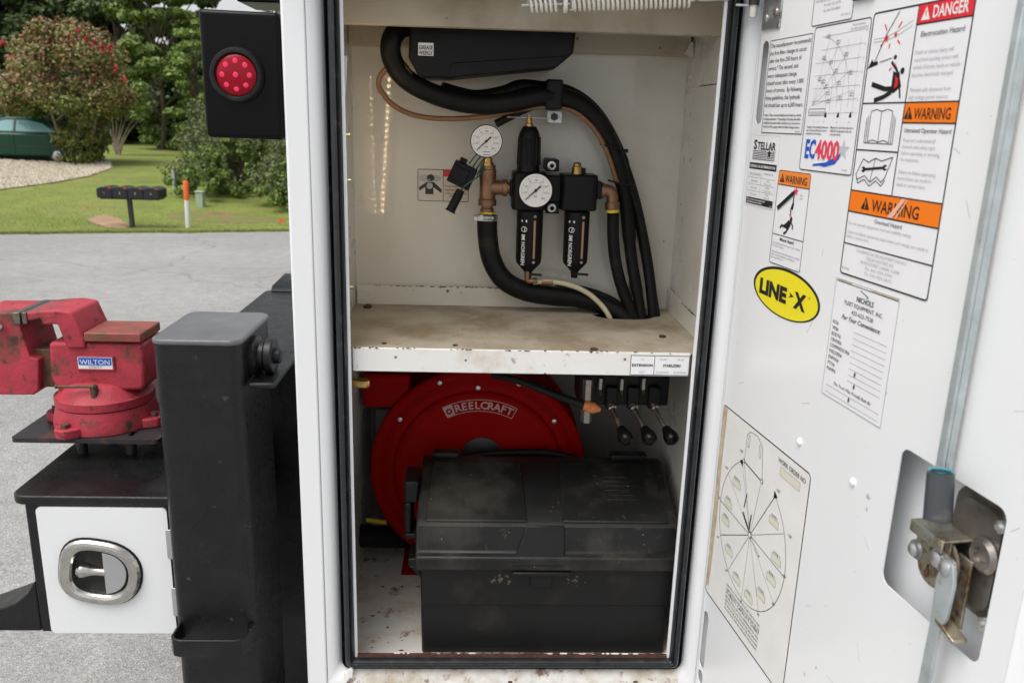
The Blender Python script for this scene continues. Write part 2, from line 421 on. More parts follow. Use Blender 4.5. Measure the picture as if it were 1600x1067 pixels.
class Sticker:
    """a printed sticker: backing sheet, border and one printed layer for each ink"""
    def __init__(s, name, label, cat, fr, x0, y0, x1, y1, r=0.004, border=0.0015, bgm='sticker_white', bm='ink_black', lift=0.0, group=None, outline=None, noborder=False):
        s.fr, s.lift, s.cnt, s.pic = fr, lift, 0, 'drawing'
        s.t = thing(name, label, cat, fr.p((x0 + x1) / 2, (y0 + y1) / 2, 0), group)
        out = outline or rrect(x0, y0, x1, y1, r)
        mb = MB(); mb.prism(fr, out, 0.0002 + lift, 0.0005 + lift); mb.build('backing_sheet', bgm, s.t, smooth=False)
        if border and not noborder:
            inn = rrect(x0 + border, y0 + border, x1 - border, y1 - border, max(r - border, 0.0004))
            mb = MB(); v, f = curve_mesh([out, inn], 0)
            mb.add([fr.p(a, b, 0.0008 + lift) for a, b, c in v], f); mb.build('border', bm, s.t, smooth=False)
        s.ink = {}
    def mb(s, ink, part='print', k=0):
        if part == 'drawing': part = s.pic
        return s.ink.setdefault((ink, part, k), MB())
    def text(s, *a, ink='ink_black', part='lettering', off=0.0011, **k):
        s.cnt += 1; put_text(s.mb(ink, part, s.cnt), s.fr, *a, off=off + s.lift, **k)
    def line(s, p, q, w, ink='ink_black', part='ruled_line', off=0.0010):
        s.cnt += 1; line(s.mb(ink, part, 0 if part == 'drawing' else s.cnt), s.fr, p, q, w, off + s.lift)
    def pline(s, pts, w, ink='ink_black', part='drawing', off=0.0010, closed=False):
        if part in ('zone_box', 'spark', 'chart_curve'): s.cnt += 1
        polyline(s.mb(ink, part, s.cnt if part in ('zone_box', 'spark', 'chart_curve') else 0), s.fr, pts, w, off + s.lift, closed)
    def poly(s, pts, ink='ink_black', part='drawing', off=0.0008):
        if part != 'drawing' and part != 'swoosh': s.cnt += 1
        s.mb(ink, part, s.cnt if part != 'drawing' and part != 'swoosh' else 0).flat(s.fr, pts, off + s.lift)
    def tri(s, x, y, h, ink='ink_black', hole='safety_orange'):
        s.poly([(x - h * 0.58, y), (x + h * 0.58, y), (x, y + h)], ink, 'warning_triangle', 0.0010)
        s.poly([(x - h * .06, y + h * .28), (x + h * .06, y + h * .28), (x + h * .08, y + h * .68), (x - h * .08, y + h * .68)], hole, 'exclamation_mark', 0.0012)
        s.poly(ell(x, y + h * .15, h * .07, h * .07, 10), hole, 'exclamation_mark', 0.0012)
    def done(s):
        for (ink, part, k), mb in s.ink.items():
            if mb.v: mb.build(part, ink, s.t, smooth=False)
        return s.t

# ================================================================== THE SETTING
EA, EB = 15.35, 0.2546                       # far edge of the road: Y = EA + EB * X
HT = [(-400, 0.3), (-60, 0.02), (-11.6, 0.0), (0, -0.49), (2, -0.50), (6, -0.25), (14, -0.05), (22, -0.04), (40, 0.15), (90, 1.2), (400, 4.0)]
def edge_y(X): return EA + EB * X
def hgt(t):
    for (a, za), (b, zb) in zip(HT, HT[1:]):
        if t <= b: return za + (zb - za) * (t - a) / (b - a)
    return HT[-1][1]
def gz(X, Y): return hgt(Y - edge_y(X)) + (0.03 * math.sin(X * 0.9) * math.sin(Y * 0.7) if Y > edge_y(X) + 1 else 0)
def on_ground(x, y, Y0=14, Y1=90):
    """pixel -> first point of the verge it meets"""
    prev = None
    for i in range(1500):
        Y = Y0 + (Y1 - Y0) * i / 1500; p = at(x, y, Y)
        if p.z <= gz(p.x, p.y): return p
    return at(x, y, Y1)

def mat_asphalt():
    m = pm('asphalt', (0.21, 0.207, 0.20), 0.85)
    N, L = m.node_tree.nodes, m.node_tree.links; b = N['Principled BSDF']
    tc = N.new('ShaderNodeTexCoord')
    def vor(sc):
        v = N.new('ShaderNodeTexVoronoi'); v.inputs['Scale'].default_value = sc; L.new(tc.outputs['Object'], v.inputs['Vector']); return v
    def noi(sc, d=6):
        n = N.new('ShaderNodeTexNoise'); n.inputs['Scale'].default_value = sc; n.inputs['Detail'].default_value = d; L.new(tc.outputs['Object'], n.inputs['Vector']); return n
    v = vor(180); rp = N.new('ShaderNodeValToRGB'); sep = N.new('ShaderNodeSeparateColor')
    L.new(v.outputs['Color'], sep.inputs[0]); L.new(sep.outputs[0], rp.inputs[0])
    cols = [(0.0, (0.23, 0.23, 0.227)), (0.35, (0.305, 0.303, 0.297)), (0.6, (0.345, 0.343, 0.334)), (0.85, (0.40, 0.392, 0.377)), (0.95, (0.44, 0.40, 0.36)), (1.0, (0.54, 0.53, 0.51))]
    el = rp.color_ramp.elements; el[0].color = (*cols[0][1], 1); el[1].color = (*cols[-1][1], 1)
    for p, c in cols[1:-1]: e = el.new(p); e.color = (*c, 1)
    n = noi(0.35); mr = N.new('ShaderNodeMapRange'); mr.inputs[1].default_value = 0.3; mr.inputs[2].default_value = 0.7
    mr.inputs[3].default_value = 0.82; mr.inputs[4].default_value = 1.12; L.new(n.outputs[0], mr.inputs[0])
    n2 = noi(7); mr2 = N.new('ShaderNodeMapRange'); mr2.inputs[1].default_value = 0.3; mr2.inputs[2].default_value = 0.7
    mr2.inputs[3].default_value = 0.9; mr2.inputs[4].default_value = 1.1; L.new(n2.outputs[0], mr2.inputs[0])
    mm = N.new('ShaderNodeMath'); mm.operation = 'MULTIPLY'; L.new(mr.outputs[0], mm.inputs[0]); L.new(mr2.outputs[0], mm.inputs[1])
    mx = N.new('ShaderNodeMix'); mx.data_type = 'RGBA'; mx.blend_type = 'MULTIPLY'; mx.inputs[0].default_value = 1
    L.new(rp.outputs[0], mx.inputs[6]); L.new(mm.outputs[0], mx.inputs[7])
    # tar-filled cracks
    nd = noi(0.8, 3); va = N.new('ShaderNodeVectorMath'); va.operation = 'ADD'
    vs = N.new('ShaderNodeVectorMath'); vs.operation = 'SCALE'; vs.inputs['Scale'].default_value = 1.2
    L.new(nd.outputs['Color'], vs.inputs[0]); L.new(tc.outputs['Object'], va.inputs[0]); L.new(vs.outputs[0], va.inputs[1])
    vc = N.new('ShaderNodeTexVoronoi'); vc.feature = 'DISTANCE_TO_EDGE'; vc.inputs['Scale'].default_value = 0.16; L.new(va.outputs[0], vc.inputs['Vector'])
    cr = N.new('ShaderNodeMapRange'); cr.inputs[1].default_value = 0.002; cr.inputs[2].default_value = 0.005; cr.inputs[3].default_value = 0.22; cr.inputs[4].default_value = 0; L.new(vc.outputs['Distance'], cr.inputs[0])
    m2 = N.new('ShaderNodeMix'); m2.data_type = 'RGBA'; L.new(cr.outputs[0], m2.inputs[0]); L.new(mx.outputs[2], m2.inputs[6]); m2.inputs[7].default_value = (0.07, 0.07, 0.07, 1)
    L.new(m2.outputs[2], b.inputs['Base Color'])
    bp = N.new('ShaderNodeBump'); bp.inputs['Strength'].default_value = 0.7; bp.inputs['Distance'].default_value = 0.004
    L.new(v.outputs['Distance'], bp.inputs['Height']); L.new(bp.outputs[0], b.inputs['Normal'])
mat_asphalt()
pm('lawn', (0.17, 0.215, 0.035), 0.9, var=0.22, vscale=0.9, dirt=[((0.26, 0.245, 0.07), 0.5, 0.45, 0.72, 0.75), ((0.10, 0.15, 0.025), 3.2, 0.5, 0.72, 0.6), ((0.23, 0.17, 0.10), 1.3, 0.58, 0.72, 0.5)], bump=0.5, bscale=40)
pm('grass_blade', (0.12, 0.18, 0.03), 0.8, island=[(0.13, 0.19, 0.03), (0.20, 0.25, 0.05), (0.27, 0.27, 0.08), (0.16, 0.21, 0.035)])
pm('clay', (0.36, 0.235, 0.135), 0.9, var=0.2, vscale=4, bump=0.5, bscale=60)
pm('red_clay', (0.22, 0.15, 0.07), 0.9, var=0.3, vscale=4, dirt=[((0.15, 0.185, 0.04), 3.5, 0.40, 0.55, 0.95)], bump=0.5, bscale=60)
pm('pebble', (0.45, 0.38, 0.28), 0.8, island=[(0.30, 0.245, 0.17), (0.46, 0.40, 0.30), (0.56, 0.51, 0.42), (0.40, 0.33, 0.24)])
pm('pebble_base', (0.36, 0.30, 0.215), 0.9, var=0.25, vscale=9, bump=1.0, bscale=14)

def grid(name, xs, ts, zoff, material, kind='structure'):
    vs, fs = [], []
    for t in ts:
        for x in xs:
            Y = edge_y(x) + t; vs.append((x, Y, gz(x, Y) + zoff(t)))
    nx = len(xs)
    for j in range(len(ts) - 1):
        for i in range(nx - 1): fs.append((j * nx + i, j * nx + i + 1, (j + 1) * nx + i + 1, (j + 1) * nx + i))
    mb = MB(); mb.v, mb.f, mb.mi = vs, fs, [0] * len(fs)
    return mb.build(name, material, kind=kind, angle=80)
XS = [-400, -200, -100, -60] + [-40 + i for i in range(0, 81)] + [60, 100, 200, 400]
TS_road = [-400, -200, -100, -60, -40, -30, -25, -20, -16, -13, -11.6, -9, -6, -3, -1.2, -0.4, 0.0]
grid('road', XS, TS_road, lambda t: 0.0, 'asphalt')
grid('ground', XS, [-400, -200, -100, -60, -40, -30, -25, -20, -16, -13, -11.6, -9, -6, -3, -1.2, -0.4, -0.02, 0.0] + [0.5 * i for i in range(1, 80)] + [45, 55, 70, 90, 130, 200, 400],
     lambda t: -0.05 if t < -0.01 else 0.012, 'lawn')

def scatter_tris(name, pts, size, material, kind=None, lean=0.5, parent=None, label=None, cat=None, wid=0.18):
    """upright blades: one triangle each"""
    n = len(pts); P = np.array(pts); a = rng.uniform(0, 2 * math.pi, n); h = size * rng.uniform(0.5, 1.25, n)
    d = np.stack([np.cos(a), np.sin(a), np.zeros(n)], 1)
    ln = rng.normal(0, lean, (n, 3)) * h[:, None]; ln[:, 2] = h
    V = np.empty((n * 3, 3)); w = (h * wid)[:, None]
    V[0::3] = P - d * w; V[1::3] = P + d * w; V[2::3] = P + ln
    return np_mesh(name, V, 3, material, kind, parent, label, cat)
def np_mesh(name, V, k, material, kind=None, parent=None, label=None, cat=None, base=None):
    me = bpy.data.meshes.new(name); n = len(V) // k
    base = base if base is not None else (BASES.get(parent.name) if parent is not None else Vector((0, 0, 0)))
    V = V - np.array(base)
    me.vertices.add(len(V)); me.vertices.foreach_set('co', V.astype(np.float32).ravel())
    me.loops.add(n * k); me.loops.foreach_set('vertex_index', np.arange(n * k, dtype=np.int32))
    me.polygons.add(n); me.polygons.foreach_set('loop_start', np.arange(0, n * k, k, dtype=np.int32))
    me.update(calc_edges=True)
    me.materials.append(MATS[material])
    o = bpy.data.objects.new(name, me); COL.objects.link(o)
    if parent is not None: o.parent = parent
    else: o.location = base
    BASES[o.name] = Vector(base)
    if kind: o['kind'] = kind
    if label: o['label'] = label
    if cat: o['category'] = cat
    return o

# grass on the verge: denser along the road edge
gp = []
for i in range(16000):
    x = rng.uniform(-22, 2); n_ = max(0.0, math.sin(x * 2.1) + .6 * math.sin(x * 5.7 + 1) + .4 * math.sin(x * 13 + 2)); t = rng.uniform(-.17 * n_, 0.12); gp.append((x, edge_y(x) + t, gz(x, edge_y(x) + t)))
for i in range(52000):
    x = rng.uniform(-22, 2); t = 0.0 + abs(rng.normal(0, 1)) ** 1.2 * 5
    if i % 4 == 0: t = abs(rng.normal(0, 0.10)) - 0.06
    if t > 22: continue
    Y = edge_y(x) + t; gp.append((x, Y, gz(x, Y)))
scatter_tris('grass', gp, 0.05, 'grass_blade', 'stuff', label='short mown grass on the verge across the road', cat='grass', wid=0.10)

# ================================================================== THE TRUCK
truck = thing('service_truck', 'white service truck body with its tall rear side compartment standing open', 'truck', (0.6, 1.1, 0.0))
OX0, OX1, OZ0, OZ1 = -0.272, 0.447, 0.578, 1.965        # outer line of the rubber seal
XL, XR, YB, YB2 = -0.287, 0.456, 0.42, 0.64               # inside walls; the lower bay is deeper
# outer panels (butt-jointed around the opening)
b = MB(); b.box((-0.343, 0, 0.36), (-0.300, 0.03, 2.12)); b.box((-0.343, 0.03, 0.36), (-0.318, 2.2, 2.12))
rear_panel = b.build('rear_panel', 'white_paint', truck, bevel=0.005, bseg=3)
b = MB(); b.box((-0.300, 0, 0.36), (1.9, 0.03, 0.548)); sill = b.build('sill_panel', 'sill_paint', truck, bevel=0.002)
b = MB(); b.box((0.476, 0.0, 0.548), (1.9, 0.03, 2.12)); b.box((-0.300, 0.0, 1.995), (0.476, 0.03, 2.12)); b.box((1.88, 0.03, 0.36), (1.9, 2.2, 2.12)); b.box((-0.318, 2.17, 0.36), (1.88, 2.2, 2.12)); b.box((-0.318, 0.03, 2.10), (1.88, 2.17, 2.12))
b.build('side_panel', 'white_paint', truck, bevel=0.002)
def rect(off, Y, rad): return (OX0 + off, OX1 - off, OZ0 + off, OZ1 - off, Y, rad)
b = MB(); b.sweep_ring([(-0.300, 0.476, 0.548, 1.995, 0.0, 0.0005), (-0.288, 0.463, 0.561, 1.98, 0.0025, 0.014), (-0.278, 0.453, 0.571, 1.97, 0.010, 0.018), (-0.274, 0.449, 0.576, 1.966, 0.019, 0.02),
                        rect(0.0282, 0.019, 0.008), rect(0.0282, 0.022, 0.008), rect(0.010, 0.024, 0.008)])
b.build('opening_flange', 'white_paint', truck, angle=50)
b = MB(); b.sweep_ring([rect(0.0, 0.0185, 0.020), rect(0.0, 0.008, 0.020), rect(0.0022, 0.0035, 0.018), rect(0.0045, 0.008, 0.016), rect(0.0058, 0.013, 0.015), rect(0.0072, 0.006, 0.014), rect(0.0100, -0.003, 0.012),
                        rect(0.0150, -0.0075, 0.009), rect(0.0205, -0.0078, 0.006), rect(0.0222, -0.004, 0.005), rect(0.0238, -0.0062, 0.004), rect(0.0262, -0.002, 0.003), rect(0.0275, 0.006, 0.002), rect(0.0275, 0.0185, 0.002)])
seal = b.build('door_seal', 'seal_rubber', truck, angle=60)
b = MB(); b.sweep_ring([rect(0.0281, 0.0165, 0.002), rect(0.0281, 0.006, 0.002), rect(0.0338, 0.006, 0.0015), rect(0.0338, 0.011, 0.0015), rect(0.0284, 0.012, 0.0015)])
b.build('pinch_flange', 'white_paint', truck)
b = MB(); b.box((-0.343, -0.075, 1.990), (1.9, -0.0005, 1.996)); b.box((-0.343, -0.075, 1.9965), (1.9, -0.070, 2.010)); b.build('shade_rail', 'white_paint', truck, bevel=0.001)  # rail added above the view to shade the upper compartment
b = MB(); b.box((OX0 + .0335, 0.0048, OZ0 + .0283), (OX1 - .0335, 0.0058, OZ0 + .0345)); b.box((OX0 + .0335, 0.0058, OZ0 + .0341), (OX1 - .0335, 0.0118, OZ0 + .0350)); b.build('rusty_lip', 'rust_flake', truck)
b = MB(); q_ = [(-.0007, .5475), (.0018, .5615), (.0092, .5717), (.0175, .5768)]; b.add([(x, y, z) for x in (-0.268, 0.441) for y, z in q_], [(i, 4 + i, 5 + i, 1 + i) for i in range(3)]); b.build('sill_bend', 'sill_paint', truck)
# flaking rust and old putty along the bottom flange
b = MB()
for i in range(46):
    x = random.uniform(-0.235, 0.405); w = random.uniform(0.003, 0.016)
    z = OZ0 + 0.0354 + random.uniform(0, 0.0006)
    pts = [(x + w * math.cos(a) * random.uniform(0.6, 1), random.uniform(0.003, 0.006) if False else 0.0085 + 0.003 * math.sin(a), z + 0.0008 * (1 + math.sin(3 * a))) for a in [k * math.pi / 3 for k in range(6)]]
    b.add(pts, [tuple(range(6))], 0 if i % 3 else 1)
b.build('rust_scale', ['rust_flake', 'sill_paint'], truck, smooth=False, kind='stuff')
b = MB()
for i in range(220):
    x = random.uniform(-0.27, 0.44); z = 0.5765 - abs(random.gauss(0, 0.010)); w = random.uniform(0.002, 0.010); 
    if i < 30: x = random.gauss(-0.245, 0.02)
    n = random.randint(5, 8); c = [(x + w * random.uniform(0.5, 1) * math.cos(2 * math.pi * k / n), z + 0.6 * w * random.uniform(0.4, 1) * math.sin(2 * math.pi * k / n)) for k in range(n)]
    yy = -0.0004 if z < 0.548 else 0.0165 - 0.0002 - max(0, min(1, (0.576 - z) / 0.028)) * 0.0178
    b.flat(facing(yy), c, 0.0005, i % 2)
b.build('grime_streak', ['mud', 'rust_flake'], truck, smooth=False, kind='stuff')
b = MB(); b.prism(facing(0.0), [(-0.257, 0.566), (-0.249, 0.565), (-0.247, 0.585), (-0.250, 0.590), (-0.259, 0.578)], -0.004, 0.006); b.build('torn_tape', 'sticker_white', truck)

# inside of the compartment
b = MB(); b.box((XL, YB, 1.20), (XR, YB + 0.004, 2.05)); back_wall = b.build('back_wall', 'cabinet_back', truck)
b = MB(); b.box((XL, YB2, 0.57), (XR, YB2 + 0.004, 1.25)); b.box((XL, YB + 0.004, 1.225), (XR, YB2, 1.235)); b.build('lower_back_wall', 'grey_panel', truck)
b = MB(); b.box((XL - 0.004, 0.03, 0.57), (XL, YB2, 2.05)); b.build('side_wall', 'cabinet_paint', truck)
b = MB(); b.box((XR, 0.03, 0.57), (XR + 0.004, YB2, 1.777)); rw = b.build('side_wall', 'cabinet_paint', truck)
b = MB(); b.box((XR - 0.0025, 0.032, 1.779), (XR + 0.004, 0.30, 2.05)); b.box((XR, 0.30, 1.777), (XR + 0.004, YB, 2.05)); b.build('upper_side_panel', 'cabinet_paint', truck, bevel=0.0008)
b = MB(); b.box((XL, 0.02, 2.05), (XR, YB2, 2.055)); b.build('compartment_ceiling', 'cabinet_paint', truck)
b = MB(); b.box((XL, 0.03, 0.577), (XR, YB2, 0.583)); floor = b.build('compartment_floor', 'floor_paint', truck)
# front header and the rail on the back wall
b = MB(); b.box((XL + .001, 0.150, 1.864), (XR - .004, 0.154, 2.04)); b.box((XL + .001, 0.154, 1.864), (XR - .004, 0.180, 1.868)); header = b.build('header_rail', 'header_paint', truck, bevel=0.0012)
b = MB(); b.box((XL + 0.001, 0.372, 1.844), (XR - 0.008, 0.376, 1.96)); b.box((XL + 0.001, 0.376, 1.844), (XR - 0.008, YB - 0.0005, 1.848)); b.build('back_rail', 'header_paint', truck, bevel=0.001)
b = MB(); b.prism(Frame((0, 0.371, 0), (1, 0, 0), (0, 0, 1)), [(0.435, 1.847), (0.452, 1.839), (0.455, 1.842), (0.452, 1.870), (0.447, 1.872)], 0, 0.003); b.build('weld_gusset', 'cabinet_paint', truck)
# shelf with folded front, upstands and a hole for the hoses
SZ = 1.272
hole = [(0.335 + 0.070 * math.cos(t) * (1 + 0.08 * math.sin(3 * t)), 0.335 + 0.036 * math.sin(t) * (1 + 0.1 * math.cos(2 * t))) for t in [2 * math.pi * k / 28 for k in range(28)]]
b = MB(); plate(b, Frame((0, 0, SZ), (1, 0, 0), (0, 1, 0)), [[(XL + .001, 0.0275), (XR - .001, 0.0275), (XR - .001, YB - .001), (XL + .001, YB - .001)], hole], -0.003, 0.0)
shelf = b.build('shelf', 'shelf_top', truck, smooth=False)
b = MB(); b.box((-0.2375, 0.0215, 1.2265), (0.4125, 0.0265, 1.2735)); b.box((-0.2375, 0.0265, 1.2265), (0.4125, 0.045, 1.2295)); b.build('front_fold', 'shelf_face', shelf, bevel=0.0015)
b = MB(); b.box((XL + .004, 0.404, SZ + .0005), (0.30, 0.406, SZ + 0.046)); b.build('back_upstand', 'cabinet_paint', shelf, bevel=0.0006)
b = MB(); b.prism(Frame((XR - 0.006, 0, 0), (0, 1, 0), (0, 0, 1)), [(0.055, SZ + .0005), (0.418, SZ + .0005), (0.418, SZ + 0.052), (0.25, SZ + 0.047), (0.055, SZ + 0.043)], 0, 0.0025); b.build('side_upstand', 'cabinet_paint', shelf)
b = MB()
for i in range(150):      # dark sealant crumbs in the seams
    k = i % 3
    if k == 0: c = (random.uniform(-0.25, 0.12), 0.4035, SZ + 0.0455 + random.gauss(0, .0005))
    elif k == 1: c = (XR - 0.0065, random.uniform(0.07, 0.28), SZ + 0.0465 + random.gauss(0, .0008))
    else: c = (random.uniform(-0.24, 0.41), 0.0212, 1.2735 + random.gauss(0, .0008))
    b.sphere(c, random.uniform(0.0005, 0.0017), 6, 4, sc=(random.uniform(1, 4) if k != 1 else .6, random.uniform(1, 3.5) if k == 1 else .6, .8))
b.build('seam_crumb', 'rust_flake', shelf, kind='stuff')
for px, py in ((928, 547), (1035, 527), (711, 540), (600, 537)):
    p = atz(px, py, SZ); big = px > 800
    b = MB(); b.cyl(p, p + Vector((0, 0, 0.004 if big else 0.002)), 0.0075 if big else 0.005, seg=6); b.build('rusty_bolt', 'rust_flake' if big else 'plate_steel', shelf)
b = MB(); p = atz(576, 481, SZ); b.sphere(p + Vector((0, -.004, .005)), 0.007, 8, 6, sc=(1.2, .8, .8)); b.sphere(p + Vector((-.008, -.003, .003)), 0.004, 8, 6); b.build('dirt_clod', 'rust_flake', shelf)
# debris on the floor of the lower bay, left of the tool box
b = MB()
for i in range(16):
    x, y = random.uniform(-0.235, -0.125), random.uniform(0.06, 0.32); w = random.uniform(0.0008, 0.0042)
    b.sphere((x, y, 0.5838), w, 7, 4, sc=(random.uniform(1, 2.2), random.uniform(.6, 1), .35))
b.build('floor_debris', 'rust_flake', floor, kind='stuff')
# studs with nuts poking out of the left wall
for px, py in ((549, 210), (553, 281), (553, 449)):
    p = at(px - 6, py, 0.21); p.x = XL
    st = MB(); st.cyl(p, p + Vector((0.026, 0, 0)), 0.004, seg=10); so = st.build('stud', 'zinc', truck)
    nb = MB(); nb.cyl(p + Vector((.004, 0, 0)), p + Vector((.013, 0, 0)), 0.009, seg=6); nb.cyl(p + Vector((.0005, 0, 0)), p + Vector((.003, 0, 0)), 0.0125, seg=16); nb.build('nut', 'zinc', so)

# ---- the open door, hinged on the right
DA = R_(7.44)
DF = Frame((0.475, -0.012, 0), (math.sin(DA), -math.cos(DA), 0), (0, 0, 1))    # u from the hinge, v up, n to the inside of the door
cut = rrect(0.530, 1.122, 0.713, 1.313, 0.014)
def slot(u, z0, z1, w=0.012): return rrect(u - w / 2, z0, u + w / 2, z1, w / 2 - .0003, 6)
b = MB(); plate(b, DF, [rrect(0.004, 0.562, 0.752, 1.975, 0.004), cut, slot(0.0255, 1.704, 1.840, .024), slot(0.0200, 0.612, 0.742, .024), slot(0.020, 0.47 + .105, 0.604, .024)], -0.0015, 0.0)
door = b.build('compartment_door', 'white_paint', truck, smooth=False)
b = MB(); b.fbox(DF, (0.0, 0.545, -0.040), (0.80, 1.990, -0.037)); b.build('outer_skin', 'white_paint', door, bevel=0.001)
b = MB()
b.fbox(DF, (0.0, 0.548, -0.037), (0.0035, 1.988, -0.002)); b.fbox(DF, (0.0045, 0.5595, -0.037), (0.752, 0.5615, -0.002)); b.fbox(DF, (0.0045, 1.9755, -0.037), (0.752, 1.9775, -0.002))
b.prism(Frame(DF.p(0, 0.5600, 0), DF.x, DF.n), [(0.7525, -0.0015), (0.7525, 0.0), (0.760, -0.004), (0.775, -0.030), (0.7975, -0.034), (0.7975, -0.037), (0.772, -0.034), (0.7575, -0.006)], -1.413, 0.0)
b.build('door_edge', 'white_paint', door)
b = MB(); b.box((0, 0, 0), (0.001, 0.001, 0.001)) 
hp = MB(); hp.fbox(DF, (0.008, 1.857, 0.0005), (0.072, 2.0, 0.0035)); hinge = hp.build('hinge_leaf', 'zinc', door, bevel=0.001)
for u, v in ((0.022, 1.876), (0.056, 1.882)):
    r = MB(); c = DF.p(u, v, 0.0035); r.lathe(c, DF.n, [(0.007, 0), (0.0065, 0.002), (0.003, 0.0035), (0, 0.004)], 14); r.build('rivet', 'zinc', door)
r = MB(); p = at(1178, 8, -0.02); r.cyl(p + Vector((0, 0, .02)), p + Vector((0, 0, -.020)), 0.0065, seg=16); r.cyl(p + Vector((0, 0, .03)), p + Vector((0, 0, -.001)), 0.009, seg=16, mi=1); r.build('hinge_pin', ['spring_white', 'plate_steel'], door)
r = MB(); p = at(1160, 10, -0.015); r.box(p + Vector((-0.012, -0.004, -0.001)), p + Vector((0.03, 0.004, 0.003))); r.build('hinge_link', 'zinc', door, bevel=.0008)
# paint bumps
for u_, (px, py) in enumerate(((1250, 690), (1333, 753))):
    d = ray(px, py); t = (DF.o - CAM).dot(DF.n) / d.dot(DF.n); c = CAM + d * t
    r = MB(); r.lathe(c, DF.n, [(0.0065, 0), (0.006, 0.002), (0.003, 0.0045), (0, 0.005)], 12); r.build('plug_button', 'white_paint', door)
d = ray(1357, 775); t = (DF.o - CAM).dot(DF.n) / d.dot(DF.n); c = CAM + d * t
r = MB(); r.lathe(c, DF.n, [(0.0045, 0.0002), (0.003, 0.001), (0, 0.0014)], 9); r.build('paint_chip', 'ink_pale', door)
r = MB(); rs_ = random.Random(5)
for i in range(46):
    u, v, L, a, w = rs_.uniform(.03, .73), rs_.uniform(.6, 1.9), rs_.uniform(.004, .03), rs_.uniform(0, 3.14), rs_.uniform(.0003, .0012)
    line(r, DF, (u, v), (u + L * math.cos(a), v + L * math.sin(a)), w, .00012)
for i in range(9):
    u, v = rs_.uniform(.15, .72), rs_.uniform(.62, 1.4); w = rs_.uniform(.001, .003); r.flat(DF, [(u + w * rs_.uniform(.5, 1) * math.cos(k), v + w * 1.6 * rs_.uniform(.5, 1) * math.sin(k)) for k in (0, .9, 1.8, 2.7, 3.6, 4.5, 5.4)], .00012)
r.build('scuff_mark', 'ink_pale', door, smooth=False, kind='stuff')
# latch: cup, bracket, cam, rods
r = MB(); plate(r, DF, [rrect(0.622, 1.168, 0.716, 1.309, 0.024)], -0.036, -0.012); plate(r, DF, [rrect(0.632, 1.180, 0.706, 1.300, 0.02)], -0.012, -0.004); r.build('latch_cup', 'dark_stainless', door, bevel=0.002)
r = MB(); plate(r, DF, [rrect(0.612, 1.158, 0.7125, 1.3125, 0.02)], -0.0365, -0.0335); r.build('latch_gasket', 'rubber', door)
for u, v in ((0.704, 1.290), (0.706, 1.172)):
    r = MB(); r.cyl(DF.p(u, v, -0.012), DF.p(u, v, 0.002), 0.0035, seg=10); r.cyl(DF.p(u, v, -0.006), DF.p(u, v, -0.001), 0.008, seg=6); r.build('latch_screw', 'zinc', door)
def up(px, py, s):
    d = ray(px, py); o = DF.p(0, 0, s); t = (o - CAM).dot(DF.n) / d.dot(DF.n); c = CAM + d * t - DF.o
    return (c.dot(DF.x), c.z)
# angle bracket: shelf plate plus downturned edge
r = MB(); u0, v0 = up(1413, 808, 0.03); u1, v1 = up(1532, 838, 0.0)
zt = v0 + 0.006
r.fbox(DF, (0.610, zt - 0.0015, -0.010), (0.668, zt + 0.0015, 0.034)); r.fbox(DF, (0.610, zt - 0.0135, 0.0315), (0.668, zt - 0.0015, 0.034)); r.build('latch_bracket', 'zinc_rusty', door, bevel=0.001)
# rotor disc with rusty holes
ucam, vcam = up(1462, 872, 0.016)
def cam_disc(s): return [(ucam + 0.034 * math.cos(a) * (1 + 0.06 * math.cos(3 * a)), vcam + 0.037 * math.sin(a) * (1 + .05 * math.sin(2 * a))) for a in [2 * math.pi * k / 26 for k in range(26)]]
r = MB(); plate(r, DF, [cam_disc(0)] + [ell(ucam + 0.020 * math.cos(a), vcam + 0.020 * math.sin(a), 0.003, 0.0045, 10) for a in (0.5, 1.2, 1.9, 2.7, 4.2)], 0.012, 0.016); r.build('latch_cam', 'zinc_rusty', door, bevel=0.0006)
r = MB(); plate(r, DF, [ell(ucam, vcam, 0.023, 0.025, 22)], 0.0085, 0.0105); r.cyl(DF.p(ucam, vcam, -0.005), DF.p(ucam, vcam, 0.009), 0.014, seg=18); r.build('cam_backing', 'rust_flake', door)
r = MB()
for a in (0.35, 0.8, 1.25, 1.75, 2.4, 4.3): r.prism(DF, ell(ucam + 0.026 * math.cos(a), vcam + 0.027 * math.sin(a), 0.0042, 0.0055, 12), .0162, .0168)
r.build('cam_rust', 'rust_flake', door, smooth=False)
r = MB(); r.fbox(DF, (0.608, zt - .030, .0175), (0.632, zt - .002, .0205)); r.fbox(DF, (0.640, zt - .022, .0175), (0.664, zt - .002, .0195)); r.build('bracket_leg', 'zinc_rusty', door, bevel=.0008)
for px, py, s, rr in ((1425, 858, 0.022, 0.0085), (1461, 873, 0.026, 0.0095), (1474, 888, 0.026, 0.0095)):
    u, v = up(px, py, s); c = DF.p(u, v, s)
    r = MB(); r.lathe(c - DF.n * 0.008, DF.n, [(rr * 1.45, 0), (rr * 1.45, 0.003), (rr, 0.003), (rr, 0.008), (rr * .6, 0.0105), (0, 0.011)], 16); r.build('cam_screw', 'zinc', door)
r = MB(); uu, vv = up(1530, 868, 0.005); c = DF.p(uu, vv, -0.004); r.lathe(c, DF.n, [(0.020, 0), (0.021, 0.004), (0.016, 0.009), (0.010, 0.009), (0.009, 0.004), (0, 0.004)], 20); r.build('spindle_washer', 'dark_stainless', door)
